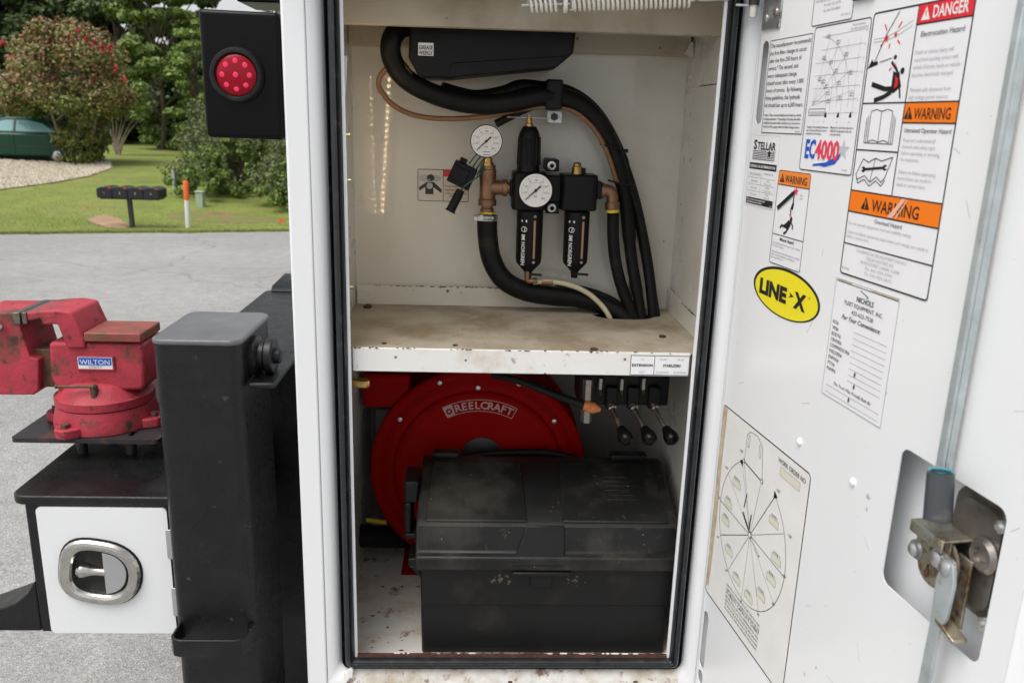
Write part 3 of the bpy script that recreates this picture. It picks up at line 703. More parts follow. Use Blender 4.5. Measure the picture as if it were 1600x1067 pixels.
# upper rod, its sleeve, lower flat bar and hook plate
ut, vt = up(1594, 0, 0.020); ub, vb = up(1462, 745, 0.020)
r = MB(); r.fbox(Frame(DF.p(ub, 0, 0), DF.x, (DF.p(ut, vt) - DF.p(ub, vb))), (-0.0060, vb - .03, 0.016), (0.0042, 1.97, 0.021)); r.fbox(Frame(DF.p(ub, 0, 0), DF.x, (DF.p(ut, vt) - DF.p(ub, vb))), (0.0024, vb - .03, 0.006), (0.0042, 1.97, 0.0158)); r.build('lock_rod', 'rod_zinc', door, bevel=0.001)
us, vs_ = up(1470, 738, 0.036); us2, vs2 = up(1466, 806, 0.036)
r = MB(); a0 = DF.p(us2, vs2 - .004, 0.036); a1 = DF.p(us, vs_, 0.036); r.cyl(a0, a1, 0.0155, 0.0145, seg=22, caps=False); r.lathe(a1, (a1 - a0), [(0.0145, 0), (0.0105, 0.0012), (0.010, -0.008)], 22); slv = r.build('rod_sleeve', 'grey_sleeve', door)
r = MB(); r.lathe(a1 - (a1 - a0).normalized() * 0.003, (a1 - a0), [(0, 0), (0.0104, 0.0005), (0.0112, 0.0050), (0.0130, 0.0056)], 22); r.build('sleeve_insert', 'teal', door)
ua, va = up(1478, 892, 0.024); ub2, vb2 = up(1440, 1080, 0.024)
r = MB(); c0, c1 = DF.p(ua, va, 0.022), DF.p(ub2, vb2, 0.022); dn = (c0 - c1); fr = Frame(c1, DF.x, dn); Ln = dn.length
r.prism(fr, [(-0.008, 0), (0.008, 0), (0.008, Ln * .55), (0.015, Ln * .68), (0.016, Ln * .95), (0.010, Ln + .012), (-0.008, Ln + .012), (-0.012, Ln * .9), (-0.008, Ln * .55)], -0.002, 0.003)
r.prism(fr, [(-0.008, -0.55), (0.008, -0.55), (0.008, -0.001), (-0.008, -0.001)], -0.002, 0.003); r.build('lower_lock_bar', 'rod_zinc', door, bevel=0.0008)
ua, va = up(1508, 870, 0.006); ub2, vb2 = up(1492, 975, 0.006)
r = MB(); c0, c1 = DF.p(ua, va, 0.004), DF.p(ub2, vb2, 0.004); fr = Frame(c1, DF.x, c0 - c1); Ln = (c0 - c1).length
r.prism(fr, [(-0.009, 0), (0.010, 0), (0.012, Ln), (-0.010, Ln)], 0, 0.003); r.prism(fr, [(-0.009, 0.0), (0.024, -0.008), (0.024, -0.004), (-0.009, 0.006)], 0.0031, 0.022); r.build('hook_plate', 'zinc_rusty', door, bevel=0.0008)

# ---- rear of the truck: light box, post, deck, bumper
tl = [at(308, 13, 0.0), at(435, 20, 0.0), at(438, 219, 0.0), at(322, 215, 0.0)]
b = MB(); vs = [Vector((p.x, 0.0, p.z)) for p in tl]; vs[1].x = vs[2].x = -0.3445
b.add([*vs, *[v + Vector((0.0, 0.10, 0)) for v in vs]], [(3, 2, 1, 0), (4, 5, 6, 7), (0, 1, 5, 4), (1, 2, 6, 5), (2, 3, 7, 6), (3, 0, 4, 7)])
lbox = b.build('light_box', 'black_gloss', truck, bevel=0.008, bseg=4)
c = at(371, 118, -0.001); c.y = -0.0008; m_ = mpp(371, 118, 0)
LF = Frame(c, (1, 0, 0), (0, 0, 1))
b = MB(); b.lathe(c, (0, -1, 0), [(0.046, 0), (0.0455, 0.006), (0.042, 0.0105), (0.0375, 0.011), (0.035, 0.008), (0.034, 0.002)], 40); b.build('light_grommet', 'rubber', lbox)
b = MB(); b.lathe(c, (0, -1, 0), [(0.034, 0.001), (0.034, 0.0075), (0.030, 0.010), (0.018, 0.0118), (0, 0.0122)], 40); b.build('light_lens', 'light_red', lbox)
b = MB()
for k in range(9):
    a = k * math.pi / 4; rr = 0 if k == 8 else 0.0225
    b.lathe(LF.p(rr * math.cos(a), rr * math.sin(a), 0.0118 if k == 8 else 0.0106), LF.n, [(0.0050, 0), (0.0040, 0.001), (0, 0.0015)], 14)
b.build('light_diode', 'light_dot', lbox)
b = MB(); b.box((-0.42, 0.02, 1.88), (-0.3445, 0.14, 2.10)); b.build('light_bracket', 'black_gloss', truck, bevel=0.003)
# post
PX0, PX1, PY0, PY1, PZ = -0.611, -0.441, 0.0, 0.235, 1.288
b = MB(); b.prism(Frame((0, 0, 0), (1, 0, 0), (0, 1, 0)), rrect(PX0 + .003, PY0 + .003, PX1 - .003, PY1 - .003, 0.022), 0.30, PZ - 0.012); post = b.build('corner_post', 'black_liner', truck, angle=30)
b = MB(); b.prism(Frame((0, 0, 0), (1, 0, 0), (0, 1, 0)), rrect(PX0, PY0, PX1, PY1, 0.025), PZ - 0.0118, PZ); b.build('post_cap', 'liner_sheen', post, bevel=0.0045, bseg=3)
kc = at(383, 555, 0.095); kc.x = PX1 - 0.004
b = MB(); b.lathe(kc, (1, 0, 0), [(0.040, 0), (0.040, 0.010), (0.031, 0.016), (0.031, 0.024), (0.028, 0.026), (0.036, 0.028), (0.037, 0.040), (0.034, 0.043), (0.016, 0.043), (0.015, 0.053), (0.011, 0.056), (0, 0.056)], 30); b.build('pin_knob', 'black_liner', post)
# strap step on the post
z1 = at(320, 1000, -0.055).z; z0 = at(320, 1026, -0.055).z
ctr = [(-0.600, 0.010), (-0.600, -0.040), (-0.592, -0.052), (-0.580, -0.056), (-0.470, -0.056), (-0.458, -0.052), (-0.450, -0.040), (-0.446, 0.010)]
b = MB(); inn = [(-0.594, 0.010), (-0.594, -0.038), (-0.588, -0.047), (-0.579, -0.050), (-0.471, -0.050), (-0.463, -0.047), (-0.456, -0.038), (-0.452, 0.010)]
b.prism(Frame((0, 0, 0), (1, 0, 0), (0, 1, 0)), ctr + inn[::-1], z0, z1); b.build('strap_step', 'black_liner', post, bevel=0.0015)
# deck behind the post, with the raised block and the plate under it
b = MB(); b.box((-0.603, 0.238, 1.188), (-0.386, 2.1, 1.200)); b.prism(Frame((0, 0, 0), (1, 0, 0), (0, 1, 0)), [(-0.438, 0.02), (-0.386, 0.02), (-0.386, 0.2375), (-0.438, 0.2375)], 1.188, 1.1995); deck = b.build('rear_deck', 'black_liner', truck, bevel=0.004)
b = MB(); b.prism(Frame((0, 0, 0), (0, 1, 0), (0, 0, 1)), [(0.86, 1.2005), (0.88, 1.215), (1.04, 1.222), (1.06, 1.2005)], -0.60, -0.40); b.build('deck_block', 'black_liner', deck, bevel=0.004)
b = MB(); b.box((-0.600, 0.42, 0.64), (-0.565, 2.1, 1.187)); b.box((-0.5645, 0.45, 0.10), (-0.346, 1.9, 1.187)); b.build('deck_support', 'black_liner', deck)
# bumper: stepped black box with a white locker door
BX0, BY0, BZ1, BZ0 = -0.905, 0.052, 0.946, 0.632
b = MB(); b.prism(Frame((0, 0, 0), (1, 0, 0), (0, 1, 0)), rrect(-0.932, 0.046, -0.520, 2.1, 0.03), BZ1 - 0.020, BZ1); bump = b.build('bumper_top', 'black_liner', truck, bevel=0.004, bseg=3)
b = MB(); fr = facing(BY0)
b.prism(fr, [(-0.905, BZ1 - .0205), (-0.612, BZ1 - .0205), (-0.612, BZ0), (-0.905, BZ0)], -2.0, 0.0); b.build('bumper_shell', 'black_liner', bump, bevel=0.004)
wa, wb_ = atz(31, 906, 0.700), atz(0, 930, 0.700); kk = (BY0 - wa.y) / (wb_.y - wa.y); wc = wa + (wb_ - wa) * kk
b = MB(); b.prism(facing(wa.y), [(-0.9055, BZ0 + .001), (-0.9055, 0.752), (-0.925, 0.722), (-0.95, 0.700), (-1.10, 0.640), (-1.10, BZ0 + .001)], 0, wa.y - BY0 - .001); b.build('bumper_wing', 'black_liner', bump, bevel=.005)
lk = [at(55, 790, BY0), at(285, 793, BY0), at(300, 990, BY0), at(82, 987, BY0)]
LK = facing(BY0)
lx0, lx1, lz0, lz1 = -0.881, -0.622, 0.634, 0.922
b = MB(); hc = at(158, 893, BY0 - 0.006); hu, hv = hc.x, hc.z
def latch_outline(s, dx=0.0):   # flat left side, rounder right side, leaning a little
    out = []
    for k in range(40):
        a = 2 * math.pi * k / 40; ca, sa = math.cos(a), math.sin(a)
        e = 3.1 if ca < 0 else 2.25
        rr = (abs(ca) ** e + abs(sa) ** e) ** (-1 / e)
        x, z = s * rr * ca * 1.05, s * rr * sa * 0.93
        t = R_(-10); out.append((hu + dx + x * math.cos(t) - z * math.sin(t), hv + x * math.sin(t) + z * math.cos(t)))
    return out
plate(b, LK, [rrect(lx0, lz0, lx1, lz1, 0.010), latch_outline(0.060)], 0.001, 0.006)
locker = b.build('locker_door', 'white_paint', bump, smooth=False, bevel=0.0012)
b = MB(); plate(b, LK, [latch_outline(0.0805), latch_outline(0.062)], 0.0062, 0.0085); b.build('latch_gasket', 'rubber', bump)
b = MB()
profs = [(0.078, 0.0086), (0.0775, 0.013), (0.0735, 0.0175), (0.067, 0.0192), (0.062, 0.0185), (0.0565, 0.016), (0.0535, 0.011), (0.0525, -0.004), (0.0510, -0.022)]
rings = [[LK.p(x, z, t) for x, z in latch_outline(s)] for s, t in profs]
for i in range(len(rings) - 1):
    n = 40; b.add(rings[i] + rings[i + 1], [(k, (k + 1) % n, n + (k + 1) % n, n + k) for k in range(n)])
b.add(rings[-1], [tuple(range(40))]); hd = b.build('paddle_latch', 'stainless', bump, angle=60)
pad = [q for q in latch_outline(0.0505) if q[0] > hu + 0.004]
b = MB(); b.prism(LK, pad, 0.000, 0.0125); b.build('latch_paddle', 'bright_cap', bump, bevel=0.0015, bseg=3)
b = MB(); b.lathe(LK.p(hu + 0.010, hv - .001, 0.004), LK.p(hu - 0.040, hv + .004, 0.008) - LK.p(hu + 0.010, hv - .001, 0.004), [(0.009, 0), (0.0082, 0.015), (0.0098, 0.03), (0.0145, 0.042), (0.015, 0.050), (0.010, 0.057), (0, 0.060)], 20); b.build('latch_stem', 'stainless', bump)
for px, py, h in ((268, 850, 0.066), (277, 940, 0.066)):
    p = at(px, py, BY0 - .008); b = MB(); b.prism(LK, rrect(p.x - 0.010, p.z - h / 2, p.x + 0.04, p.z + h / 2, 0.004), 0.0063, 0.0095); b.build('hinge_plate', 'bright_cap', bump, bevel=.0008)

# ================================================================== THINGS IN THE COMPARTMENT
def px_path(pts, Y=None): return [at(p[0], p[1], p[2] if len(p) > 2 else Y) for p in pts]
def hose(name, label, cat, pts, r, material, seg=14, n=8, rib=0.0, group=None, Y=None):
    P = px_path(pts, Y); t = P[0]
    b = MB(); b.tube(P, r, seg, n, rib=rib)
    o = b.build(name, material, base=P[-1], angle=60 if not rib else 30); return tag(o, label, cat, group)

# black cover box under the header
cv = thing('steel_cover', 'long black steel cover hanging under the header at the top', 'cover', at(755, 60, 0.27))
YC = 0.22
A = [at(640, 30, YC), at(897, 30, YC), at(901, 45, YC), at(896, 84, YC), at(872, 104, YC), at(700, 122, YC), at(655, 122, YC), at(638, 90, YC)]
fr = facing(YC)
b = MB(); b.prism(fr, [(p.x, p.z) for p in A], -0.14, 0.0); b.build('cover_shell', 'black_satin', cv, bevel=0.006)
b = MB(); A2 = [at(705, 99, YC), at(884, 88, YC), at(870, 105, YC), at(700, 121, YC)]
b.prism(fr, [(p.x, p.z) for p in A2], 0.0005, 0.004); b.build('bottom_fold', 'black_satin', cv, bevel=0.0015)
p = at(626, 100, 0.25); b = MB(); b.cyl(p, p + Vector((.012, 0, -.012)), 0.009, seg=10); b.cyl(p + Vector((.012, 0, -.012)), p + Vector((.020, 0, -.022)), 0.007, seg=6); b.build('swivel_fitting', 'brass', cv)

# thick hoses of the upper bundle
hose('hydraulic_hose', 'thickest black hose looping left of the cover and over to the right', 'hose',
     [(668, 45, .30), (632, 42, .27), (612, 62, .25), (614, 96, .25), (640, 128, .26), (690, 152, .28), (745, 163, .30), (800, 160, .30), (850, 150, .31), (900, 160, .33), (938, 196, .345), (964, 250, .355), (978, 320, .365), (986, 400, .36), (998, 470, .345), (1006, 520, .335), (1010, 548, .33)], [0.0205] * 9 + [0.018, 0.0155, 0.0135, 0.012, 0.012], 'hose_rubber')
hose('hydraulic_hose', 'second black hose humped over the first beside the clamp', 'hose',
     [(690, 140, .30), (740, 152, .32), (785, 146, .32), (812, 136, .33), (845, 138, .34), (890, 146, .35), (930, 176, .365), (962, 230, .37), (988, 300, .375), (1008, 390, .375), (1019, 470, .35), (1023, 540, .335)], [.015] * 6 + [.0125] * 3, 'hose_rubber')
hose('cable_loom', 'ribbed black loom running down the right end of the hose bundle', 'cable',
     [(960, 238, .35), (985, 292, .36), (1000, 340, .37), (1012, 410, .37), (1022, 470, .355), (1027, 508, .34), (1028, 545, .335)], 0.0088, 'rubber', 10, 26, rib=0.0009)
hose('grease_hose', 'thin brown hose looping out below the black cover', 'hose',
     [(628, 105, .25), (606, 107, .25), (593, 122, .25), (594, 140, .26), (615, 165, .28), (650, 181, .30), (700, 186, .31), (760, 182, .315), (820, 170, .32), (880, 168, .32), (918, 190, .33), (945, 230, .335), (964, 285, .345)], 0.0055, 'brown_hose', 10)
hose('grease_hose', 'thin brown hose showing between the black hoses near the shelf', 'hose',
     [(968, 300, .385), (980, 350, .385), (986, 400, .38), (986, 440, .375), (984, 475, .355), (985, 510, .34), (986, 545, .335)], 0.0055, 'brown_hose', 10)
hose('short_hose', 'short cut end of black hose above the small round gauge', 'hose', [(835, 165, .33), (810, 176, .34), (775, 194, .345)], 0.0085, 'rubber', 12)
hose('supply_hose', 'black hose from the bronze tee curving right to the shelf hole', 'hose',
     [(761, 338, .345), (762, 370, .345), (768, 405, .345), (786, 436, .345), (818, 454, .35), (860, 462, .355), (905, 466, .36), (945, 478, .355), (975, 496, .345), (988, 520, .34), (992, 550, .335)], 0.0225, 'hose_rubber', 18)
hose('cable_loom', 'ribbed black loom lying along the curved supply hose', 'cable',
     [(868, 448, .385), (900, 451, .385), (935, 460, .38), (968, 477, .37), (990, 503, .35), (998, 548, .335)], 0.0085, 'rubber', 10, 24, rib=0.0009)
hose('outlet_hose', 'slim black hose dropping straight from the bronze elbow', 'hose',
     [(958, 333, .345), (958, 370, .345), (962, 410, .345), (972, 450, .345), (986, 486, .34), (998, 520, .335), (1002, 550, .33)], 0.0135, 'hose_rubber', 14)
hose('drain_tube', 'cloudy tan drain tube arching from the regulator bowl to the hole', 'tube',
     [(833, 441, .335), (855, 440, .335), (885, 444, .335), (915, 456, .33), (938, 475, .325), (952, 495, .32), (960, 520, .32)], 0.0060, 'clear_tube', 12)
# black cup under the shelf hole, painted darkness where the bundle dives through
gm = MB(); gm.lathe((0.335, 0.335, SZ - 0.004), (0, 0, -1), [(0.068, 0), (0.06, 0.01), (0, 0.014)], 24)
gmo = gm.build('hole_dark', 'void_black', base=Vector((0.335, 0.335, SZ - .02))); gmo.parent = shelf; gmo.location = Vector((0.335, 0.335, SZ - .02)) - BASES[shelf.name]
# cable ties on the bundle
for px, py, k in ((978, 236, 0), (990, 292, 1)):
    p = at(px, py, 0.335); b = MB(); b.box(p + Vector((-.006, -.006, -.004)), p + Vector((.004, .004, .004))); b.tube([p + Vector((0, 0, 0)), p + Vector((-.02, -.012, .004)), p + Vector((-.045, -.008, .010)), p + Vector((-.055, .01, .012))], 0.002, 6, 4)
    o = b.build('cable_tie', 'black_satin', base=p); tag(o, ('upper' if k == 0 else 'lower') + ' black cable tie around the hose bundle on the right', 'cable tie', 'cable ties')
# clamp
cl = thing('hose_clamp', 'black hose clamp bolted to the back wall with a zinc foot', 'clamp', at(866, 183, 0.40))
p0, p1 = at(854, 124, 0.30), at(878, 172, 0.30)
b = MB(); b.box((p0.x, 0.295, p1.z), (p1.x, 0.415, p0.z)); b.build('clamp_body', 'black_satin', cl, bevel=0.004)
p0, p1 = at(855, 173, 0.36), at(878, 193, 0.36)
b = MB(); b.box((p0.x, 0.36, p1.z), (p1.x, 0.364, p0.z)); b.build('clamp_foot', 'zinc', cl, bevel=0.001)
p = at(866, 183, 0.359); b = MB(); b.cyl(p, p + Vector((0, -.006, 0)), 0.0085, seg=6); b.cyl(p, p + Vector((0, -.010, 0)), 0.0045, seg=12); b.build('clamp_bolt', 'plate_steel', cl)

# ---- filter regulator and lubricator
YF = 0.335
def vert_lathe(px, ys_r, Y, mi=0, seg=28, mb=None):
    """lathe round a vertical axis at column px: list of (pixel row, radius)"""
    mb = mb or MB(); x = at(px, ys_r[len(ys_r) // 2][0], Y).x
    z0 = at(px, ys_r[0][0], Y).z
    prof = [(r, z0 - at(px, y, Y).z) for y, r in ys_r]
    return mb.lathe((x, Y, z0), (0, 0, -1), prof, seg, mi)
def round_gauge(parent, c, r, depth, needle, minor=True, tilt=0.0):
    fr = Frame(c, (1, 0, 0), (0, 0, 1))
    b = MB(); b.lathe(c, (0, 1, 0), [(r * .985, -0.0005), (r * 1.0, 0.0), (r * 1.03, 0.002), (r * 1.03, depth), (0, depth)], 40); b.build('gauge_case', 'black_satin', parent)
    b = MB(); b.flat(fr, ell(0, 0, r * .98, r * .98, 40), 0.0); b.build('gauge_dial', 'gauge_face', parent, smooth=False)
    b = MB()
    for k in range(41):
        a = R_(225 - 270 * k / 40); l = 0.10 if k % 5 == 0 else 0.05
        line(b, fr, (r * .86 * math.cos(a), r * .86 * math.sin(a)), (r * (.86 - l) * math.cos(a), r * (.86 - l) * math.sin(a)), r * (0.022 if k % 5 == 0 else .012), 0.0004)
    for k in range(0, 9):
        a = R_(225 - 270 * k / 8); put_text(b, fr, str(k * 25), r * .62 * math.cos(a), r * .62 * math.sin(a) - r * .06, r * .16, 'CENTER', off=0.0005)
    put_text(b, fr, 'psi', 0, -r * .38, r * .17, 'CENTER', off=0.0005)
    b.build('dial_scale', 'ink_black', parent, smooth=False)
    b = MB(); polyline(b, fr, ell(0, 0, r * .48, r * .48, 30, -45, 225), r * .02, 0.0004); b.build('inner_scale', 'ink_faded', parent, smooth=False)
    n0, n1 = needle; d = Vector((n1[0] - n0[0], n1[1] - n0[1])).normalized(); q = Vector((-d.y, d.x))
    b = MB(); b.prism(fr, [tuple(-d * r * .80 + q * r * .015), tuple(-d * r * .8 - q * r * .015), tuple(d * r * .40 - q * r * .055), tuple(d * r * .40 + q * r * .055)], 0.0015, 0.0022); b.cyl(fr.p(0, 0, 0), fr.p(0, 0, 0.003), r * .09, seg=16); b.build('gauge_needle', 'ink_black', parent, smooth=False)

def wrap_text(mb, cx, cy, R, s, dx, z, size, xs=1.0):
    """vertical lettering that follows a bowl's curve, reading downwards"""
    v, f = text_mesh(s, size, 'LEFT', 0.012, 0, xs)
    out = []
    for a, b_ in v:
        x = dx + b_; zz = z - a
        out.append((cx + x, cy - math.sqrt(max(R * R - x * x, 1e-8)) - 0.0005, zz))
    mb.add(out, [tuple(q) for q in f])

def bowl_unit(parent, px, y0, y1, r, sight_dx):
    x = at(px, (y0 + y1) / 2, YF).x; zt, zb = at(px, y0, YF).z, at(px, y1, YF).z
    b = MB(); b.lathe((x, YF, zt), (0, 0, -1), [(r * 1.0, 0), (r * 1.0, (zt - zb) * .03), (r * .985, (zt - zb) * .9), (r * .93, (zt - zb) * .97), (r * .45, (zt - zb) * 1.10), (r * .30, (zt - zb) * 1.14), (r * .26, (zt - zb) * 1.26), (0, (zt - zb) * 1.26)], 32); b.build('bowl', 'black_satin', parent)
    z0, z1 = zt - (zt - zb) * .16, zt - (zt - zb) * .86
    yy = YF - math.sqrt(r * r - sight_dx ** 2)
    b = MB(); b.box((x + sight_dx - .0024, yy - .0012, z1), (x + sight_dx + .0024, yy + .004, z0)); b.build('sight_slot', 'sight_bronze', parent, bevel=.0006)
    b = MB()
    for z in (z0 + .009, z1 - .008): b.cyl((x + sight_dx, yy - .001, z), (x + sight_dx, yy + .003, z), 0.0032, seg=14)
    b.build('slot_rivet', 'ink_grey', parent)
    b = MB(); zc = zt - (zt - zb) * .32
    wrap_text(b, x, YF, r, 'IMI NORGREN', -0.0185, zc - .011, 0.0108)
    cxx = -0.0135
    for seg_ in range(20):
        a0, a1 = 2 * math.pi * seg_ / 20, 2 * math.pi * (seg_ + 1) / 20
        def q(rad, a):
            xx = cxx + rad * math.cos(a); return (x + xx, YF - math.sqrt(r * r - xx * xx) - .0005, zc + rad * math.sin(a))
        b.add([q(.0062, a0), q(.0062, a1), q(.0050, a1), q(.0050, a0)], [(0, 1, 2, 3)])
    wrap_text(b, x, YF, r, '~', cxx - .003, zc + .004, 0.015)
    zi = zc + .018
    for (u0, u1, w0, w1) in ((-.006, .006, -.0006, .0006), (-.006, -.004, -.0025, .0025), (.003, .006, -.0025, .0025)):
        b.add([(x + cxx + s_, YF - math.sqrt(r * r - (cxx + s_) ** 2) - .0006, zi + t_) for s_, t_ in ((u0, w0), (u1, w0), (u1, w1), (u0, w1))], [(0, 1, 2, 3)])
    b.build('bowl_print', 'ink_print', parent, smooth=False)
    zl = zt - (zt - zb) * 1.17
    b = MB(); b.tube([(x, YF - .004, zl), (x + .010, YF - .012, zl), (x + .030, YF - .014, zl - .001)], 0.0028, 8); b.build('drain_lever', 'black_satin', parent, bevel=0)
    return x, zb - (zt - zb) * .2

rg = thing('filter_regulator', 'black air filter regulator with white dial gauge and round bowl', 'regulator', at(827, 430, YF))
b = MB(); vert_lathe(827, [(198, 0.0), (198, .014), (203, .018), (208, .0215), (216, .0235), (218, .022), (262, .0245), (272, .026), (274, 0)], YF, mb=b); b.build('bonnet', 'black_satin', rg)
b = MB()
for k in range(14):
    a = 2 * math.pi * k / 14; x = at(827, 230, YF).x; zt, zb = at(827, 214, YF).z, at(827, 258, YF).z
    b.cyl((x + .0225 * math.cos(a), YF + .0225 * math.sin(a), zt), (x + .0240 * math.cos(a), YF + .0240 * math.sin(a), zb), .0022, seg=6)
b.build('grip_rib', 'black_satin', rg)
b = MB(); vert_lathe(827, [(181, 0), (181, .0045), (186, .0045), (187, .0065), (193, .0065), (194, .009), (199, .009), (200, 0)], YF, mb=b, seg=12); b.build('adjusting_screw', 'brass', rg)
b = MB(); b.cyl(at(792, 183, YF), at(858, 185, YF), 0.0014, seg=8); b.build('tee_handle', 'zinc', rg)
p0, p1 = at(801, 269, .30), at(853, 330, .30)
b = MB(); b.prism(Frame((0, 0, 0), (1, 0, 0), (0, 1, 0)), rrect(p0.x, .298, p1.x, .385, .018), p1.z, p0.z); b.build('body', 'black_satin', rg, bevel=.004)
b = MB(); q0, q1 = at(797, 283, .31), at(801, 308, .31); b.box((q0.x, .315, q1.z), (q1.x + .004, .36, q0.z)); b.build('inlet_boss', 'black_satin', rg, bevel=.003)
gc = at(837, 298, .272); round_gauge(rg, gc, 0.0355, 0.016, ((-22, -20), (11, 10)))
b = MB(); b.cyl(gc + Vector((0, .014, 0)), Vector((gc.x - .004, .30, gc.z)), .012, seg=14); b.build('gauge_stem', 'brass', rg)
xb, zb_ = bowl_unit(rg, 827, 329, 413, 0.0295, 0.0095)
b = MB(); p = at(824, 436, .33); b.tube([p + Vector((0, 0, .018)), p + Vector((0, 0, .0)), p + Vector((.004, 0, -.005)), p + Vector((.014, 0, -.004))], .0058, 12, 4); b.cyl(p + Vector((.014, 0, -.004)), p + Vector((.022, 0, -.003)), .007, seg=6); b.build('drain_elbow', 'bronze', rg)
b = MB(); p = at(846, 441, .335); b.cyl(p, p + Vector((.026, 0, 0)), .0068, seg=14); b.build('tube_ferrule', 'bronze', rg)

lb = thing('lubricator', 'black air lubricator with round bowl, brass plug and no gauge', 'lubricator', at(900, 440, YF))
p0, p1 = at(878, 273, .30), at(933, 331, .30)
b = MB(); b.prism(Frame((0, 0, 0), (1, 0, 0), (0, 1, 0)), rrect(p0.x, .300, p1.x, .382, .014), p1.z, p0.z); b.build('body', 'black_satin', lb, bevel=.004)
b = MB(); q0, q1 = at(853, 276, .31), at(879, 322, .31); b.box((q0.x, .325, q1.z), (q1.x, .375, q0.z)); b.build('joining_block', 'black_satin', lb, bevel=.003)
b = MB(); q0, q1 = at(933, 284, .31), at(940, 312, .31); b.box((q0.x, .31, q1.z), (q1.x, .37, q0.z)); b.build('outlet_boss', 'black_satin', lb, bevel=.003)
b = MB(); vert_lathe(902, [(254, 0), (254, .006), (256, .0085), (260, .0085), (261, .011), (272, .012), (274, 0)], YF, mb=b, seg=16); b.build('filler_plug', 'brass', lb)
b = MB(); q0, q1 = at(907, 263, .33), at(915, 274, .33); b.box((q0.x, .33, q1.z), (q1.x, .35, q0.z)); b.build('vent_tab', 'black_satin', lb, bevel=.001)
bowl_unit(lb, 900, 331, 413, 0.0285, 0.0115)
for py in (259, 325):
    q0, q1 = at(853, py - 10, .325), at(873, py + 9, .325); b = MB(); b.box((q0.x, .318, q1.z), (q1.x, .40, q0.z)); b.build('clamp_ear', 'black_satin', lb, bevel=.0025)
    p = at(862, py, .318); b = MB(); b.lathe(p, (0, -1, 0), [(.0092, 0), (.0092, .003), (.0075, .0035), (.0072, .009), (.005, .0092), (.0045, .005), (0, .005)], 18); b.build('socket_screw', 'zinc', lb); b = MB(); b.cyl(p + Vector((0, -.006, 0)), p + Vector((0, -.0096, 0)), .0044, seg=6); b.build('screw_socket', 'void_black', lb)
b = MB(); b.tube([at(938, 298, YF), at(948, 298, YF), at(955, 302, YF), at(957, 312, YF), at(957, 322, YF)], .0135, 16, 5); b.tube([at(957, 316, YF), at(957, 327, YF)], .0165, 16); b.tube([at(939, 298, YF), at(944, 298, YF)], .0165, 16); b.build('outlet_elbow', 'bronze', lb)
b = MB(); b.tube([at(957, 327.5, YF), at(957, 332, YF)], .0150, 16); b.build('thread_tape', 'yellow_tape', lb)

tee = thing('pipe_tee', 'bronze pipe tee between the supply hose and the regulator', 'pipe tee', at(762, 345, YF))
b = MB(); vert_lathe(762, [(258, 0), (258, .0165), (264, .017), (265, .0185), (278, .0185), (282, .0175), (310, .0175), (312, .0200), (321, .0200), (322, 0)], YF, mb=b); b.build('tee_body', 'bronze', tee)
b = MB(); b.lathe(at(765, 293, YF), (1, 0, 0), [(.016, 0), (.016, .028), (.0185, .029), (.0185, .038), (.013, .039), (.013, .06)], 24); b.build('tee_branch', 'bronze', tee)
b = MB(); b.lathe(at(786, 293, YF), (1, 0, 0), [(.0155, 0), (.0155, .010), (.0125, .011), (.0125, .022), (0, .022)], 6); b.build('nipple', 'brass', tee)
b = MB(); vert_lathe(761, [(321, .0125), (325, .0125), (326, .015), (333, .015), (334, 0)], YF + .005, mb=b); b.build('hose_barb', 'bronze', tee)
b = MB(); vert_lathe(761, [(331, .0162), (334, .0162)], YF + .005, mb=b); b.build('thread_tape', 'yellow_tape', tee)
b = MB(); b.lathe(at(761, 336, YF + .01), (0, 0, -1), [(.0232, 0), (.0242, .001), (.0242, .011), (.0232, .012)], 28); p = at(752, 340, .315); b.box(p + Vector((-.016, -.008, -.006)), p + Vector((.004, .004, .006))); b.cyl(p + Vector((.002, -.004, 0)), p + Vector((.026, -.002, 0)), .0045, seg=10); b.build('worm_clamp', 'zinc', tee)

sg = thing('pressure_gauge', 'small round pressure gauge standing on top of the bronze tee', 'gauge', at(762, 258, YF))
gc = at(760, 221, .312); round_gauge(sg, gc, 0.0335, 0.016, ((-22, -20), (12, 11)))
b = MB(); b.prism(Frame(gc, (1, 0, 0), (0, 0, 1)), [(-.010, -.031), (.011, -.031), (.011, -.0175), (-.010, -.0175)], .0028, .0032); b.build('gauge_tag', 'sticker_white', sg, smooth=False)
b = MB(); g_ = Frame(gc, (1, 0, 0), (0, 0, 1))
for v in (-.022, -.028): line(b, g_, (-.007, v), (.008, v), .0016, .0036)
b.build('tag_print', 'ink_grey', sg, smooth=False)
b = MB(); vert_lathe(762, [(236, .007), (247, .007), (247, .010), (254, .010), (254, .013), (259, .013)], YF - .006, mb=b, seg=12); b.build('gauge_stem', 'brass', sg)

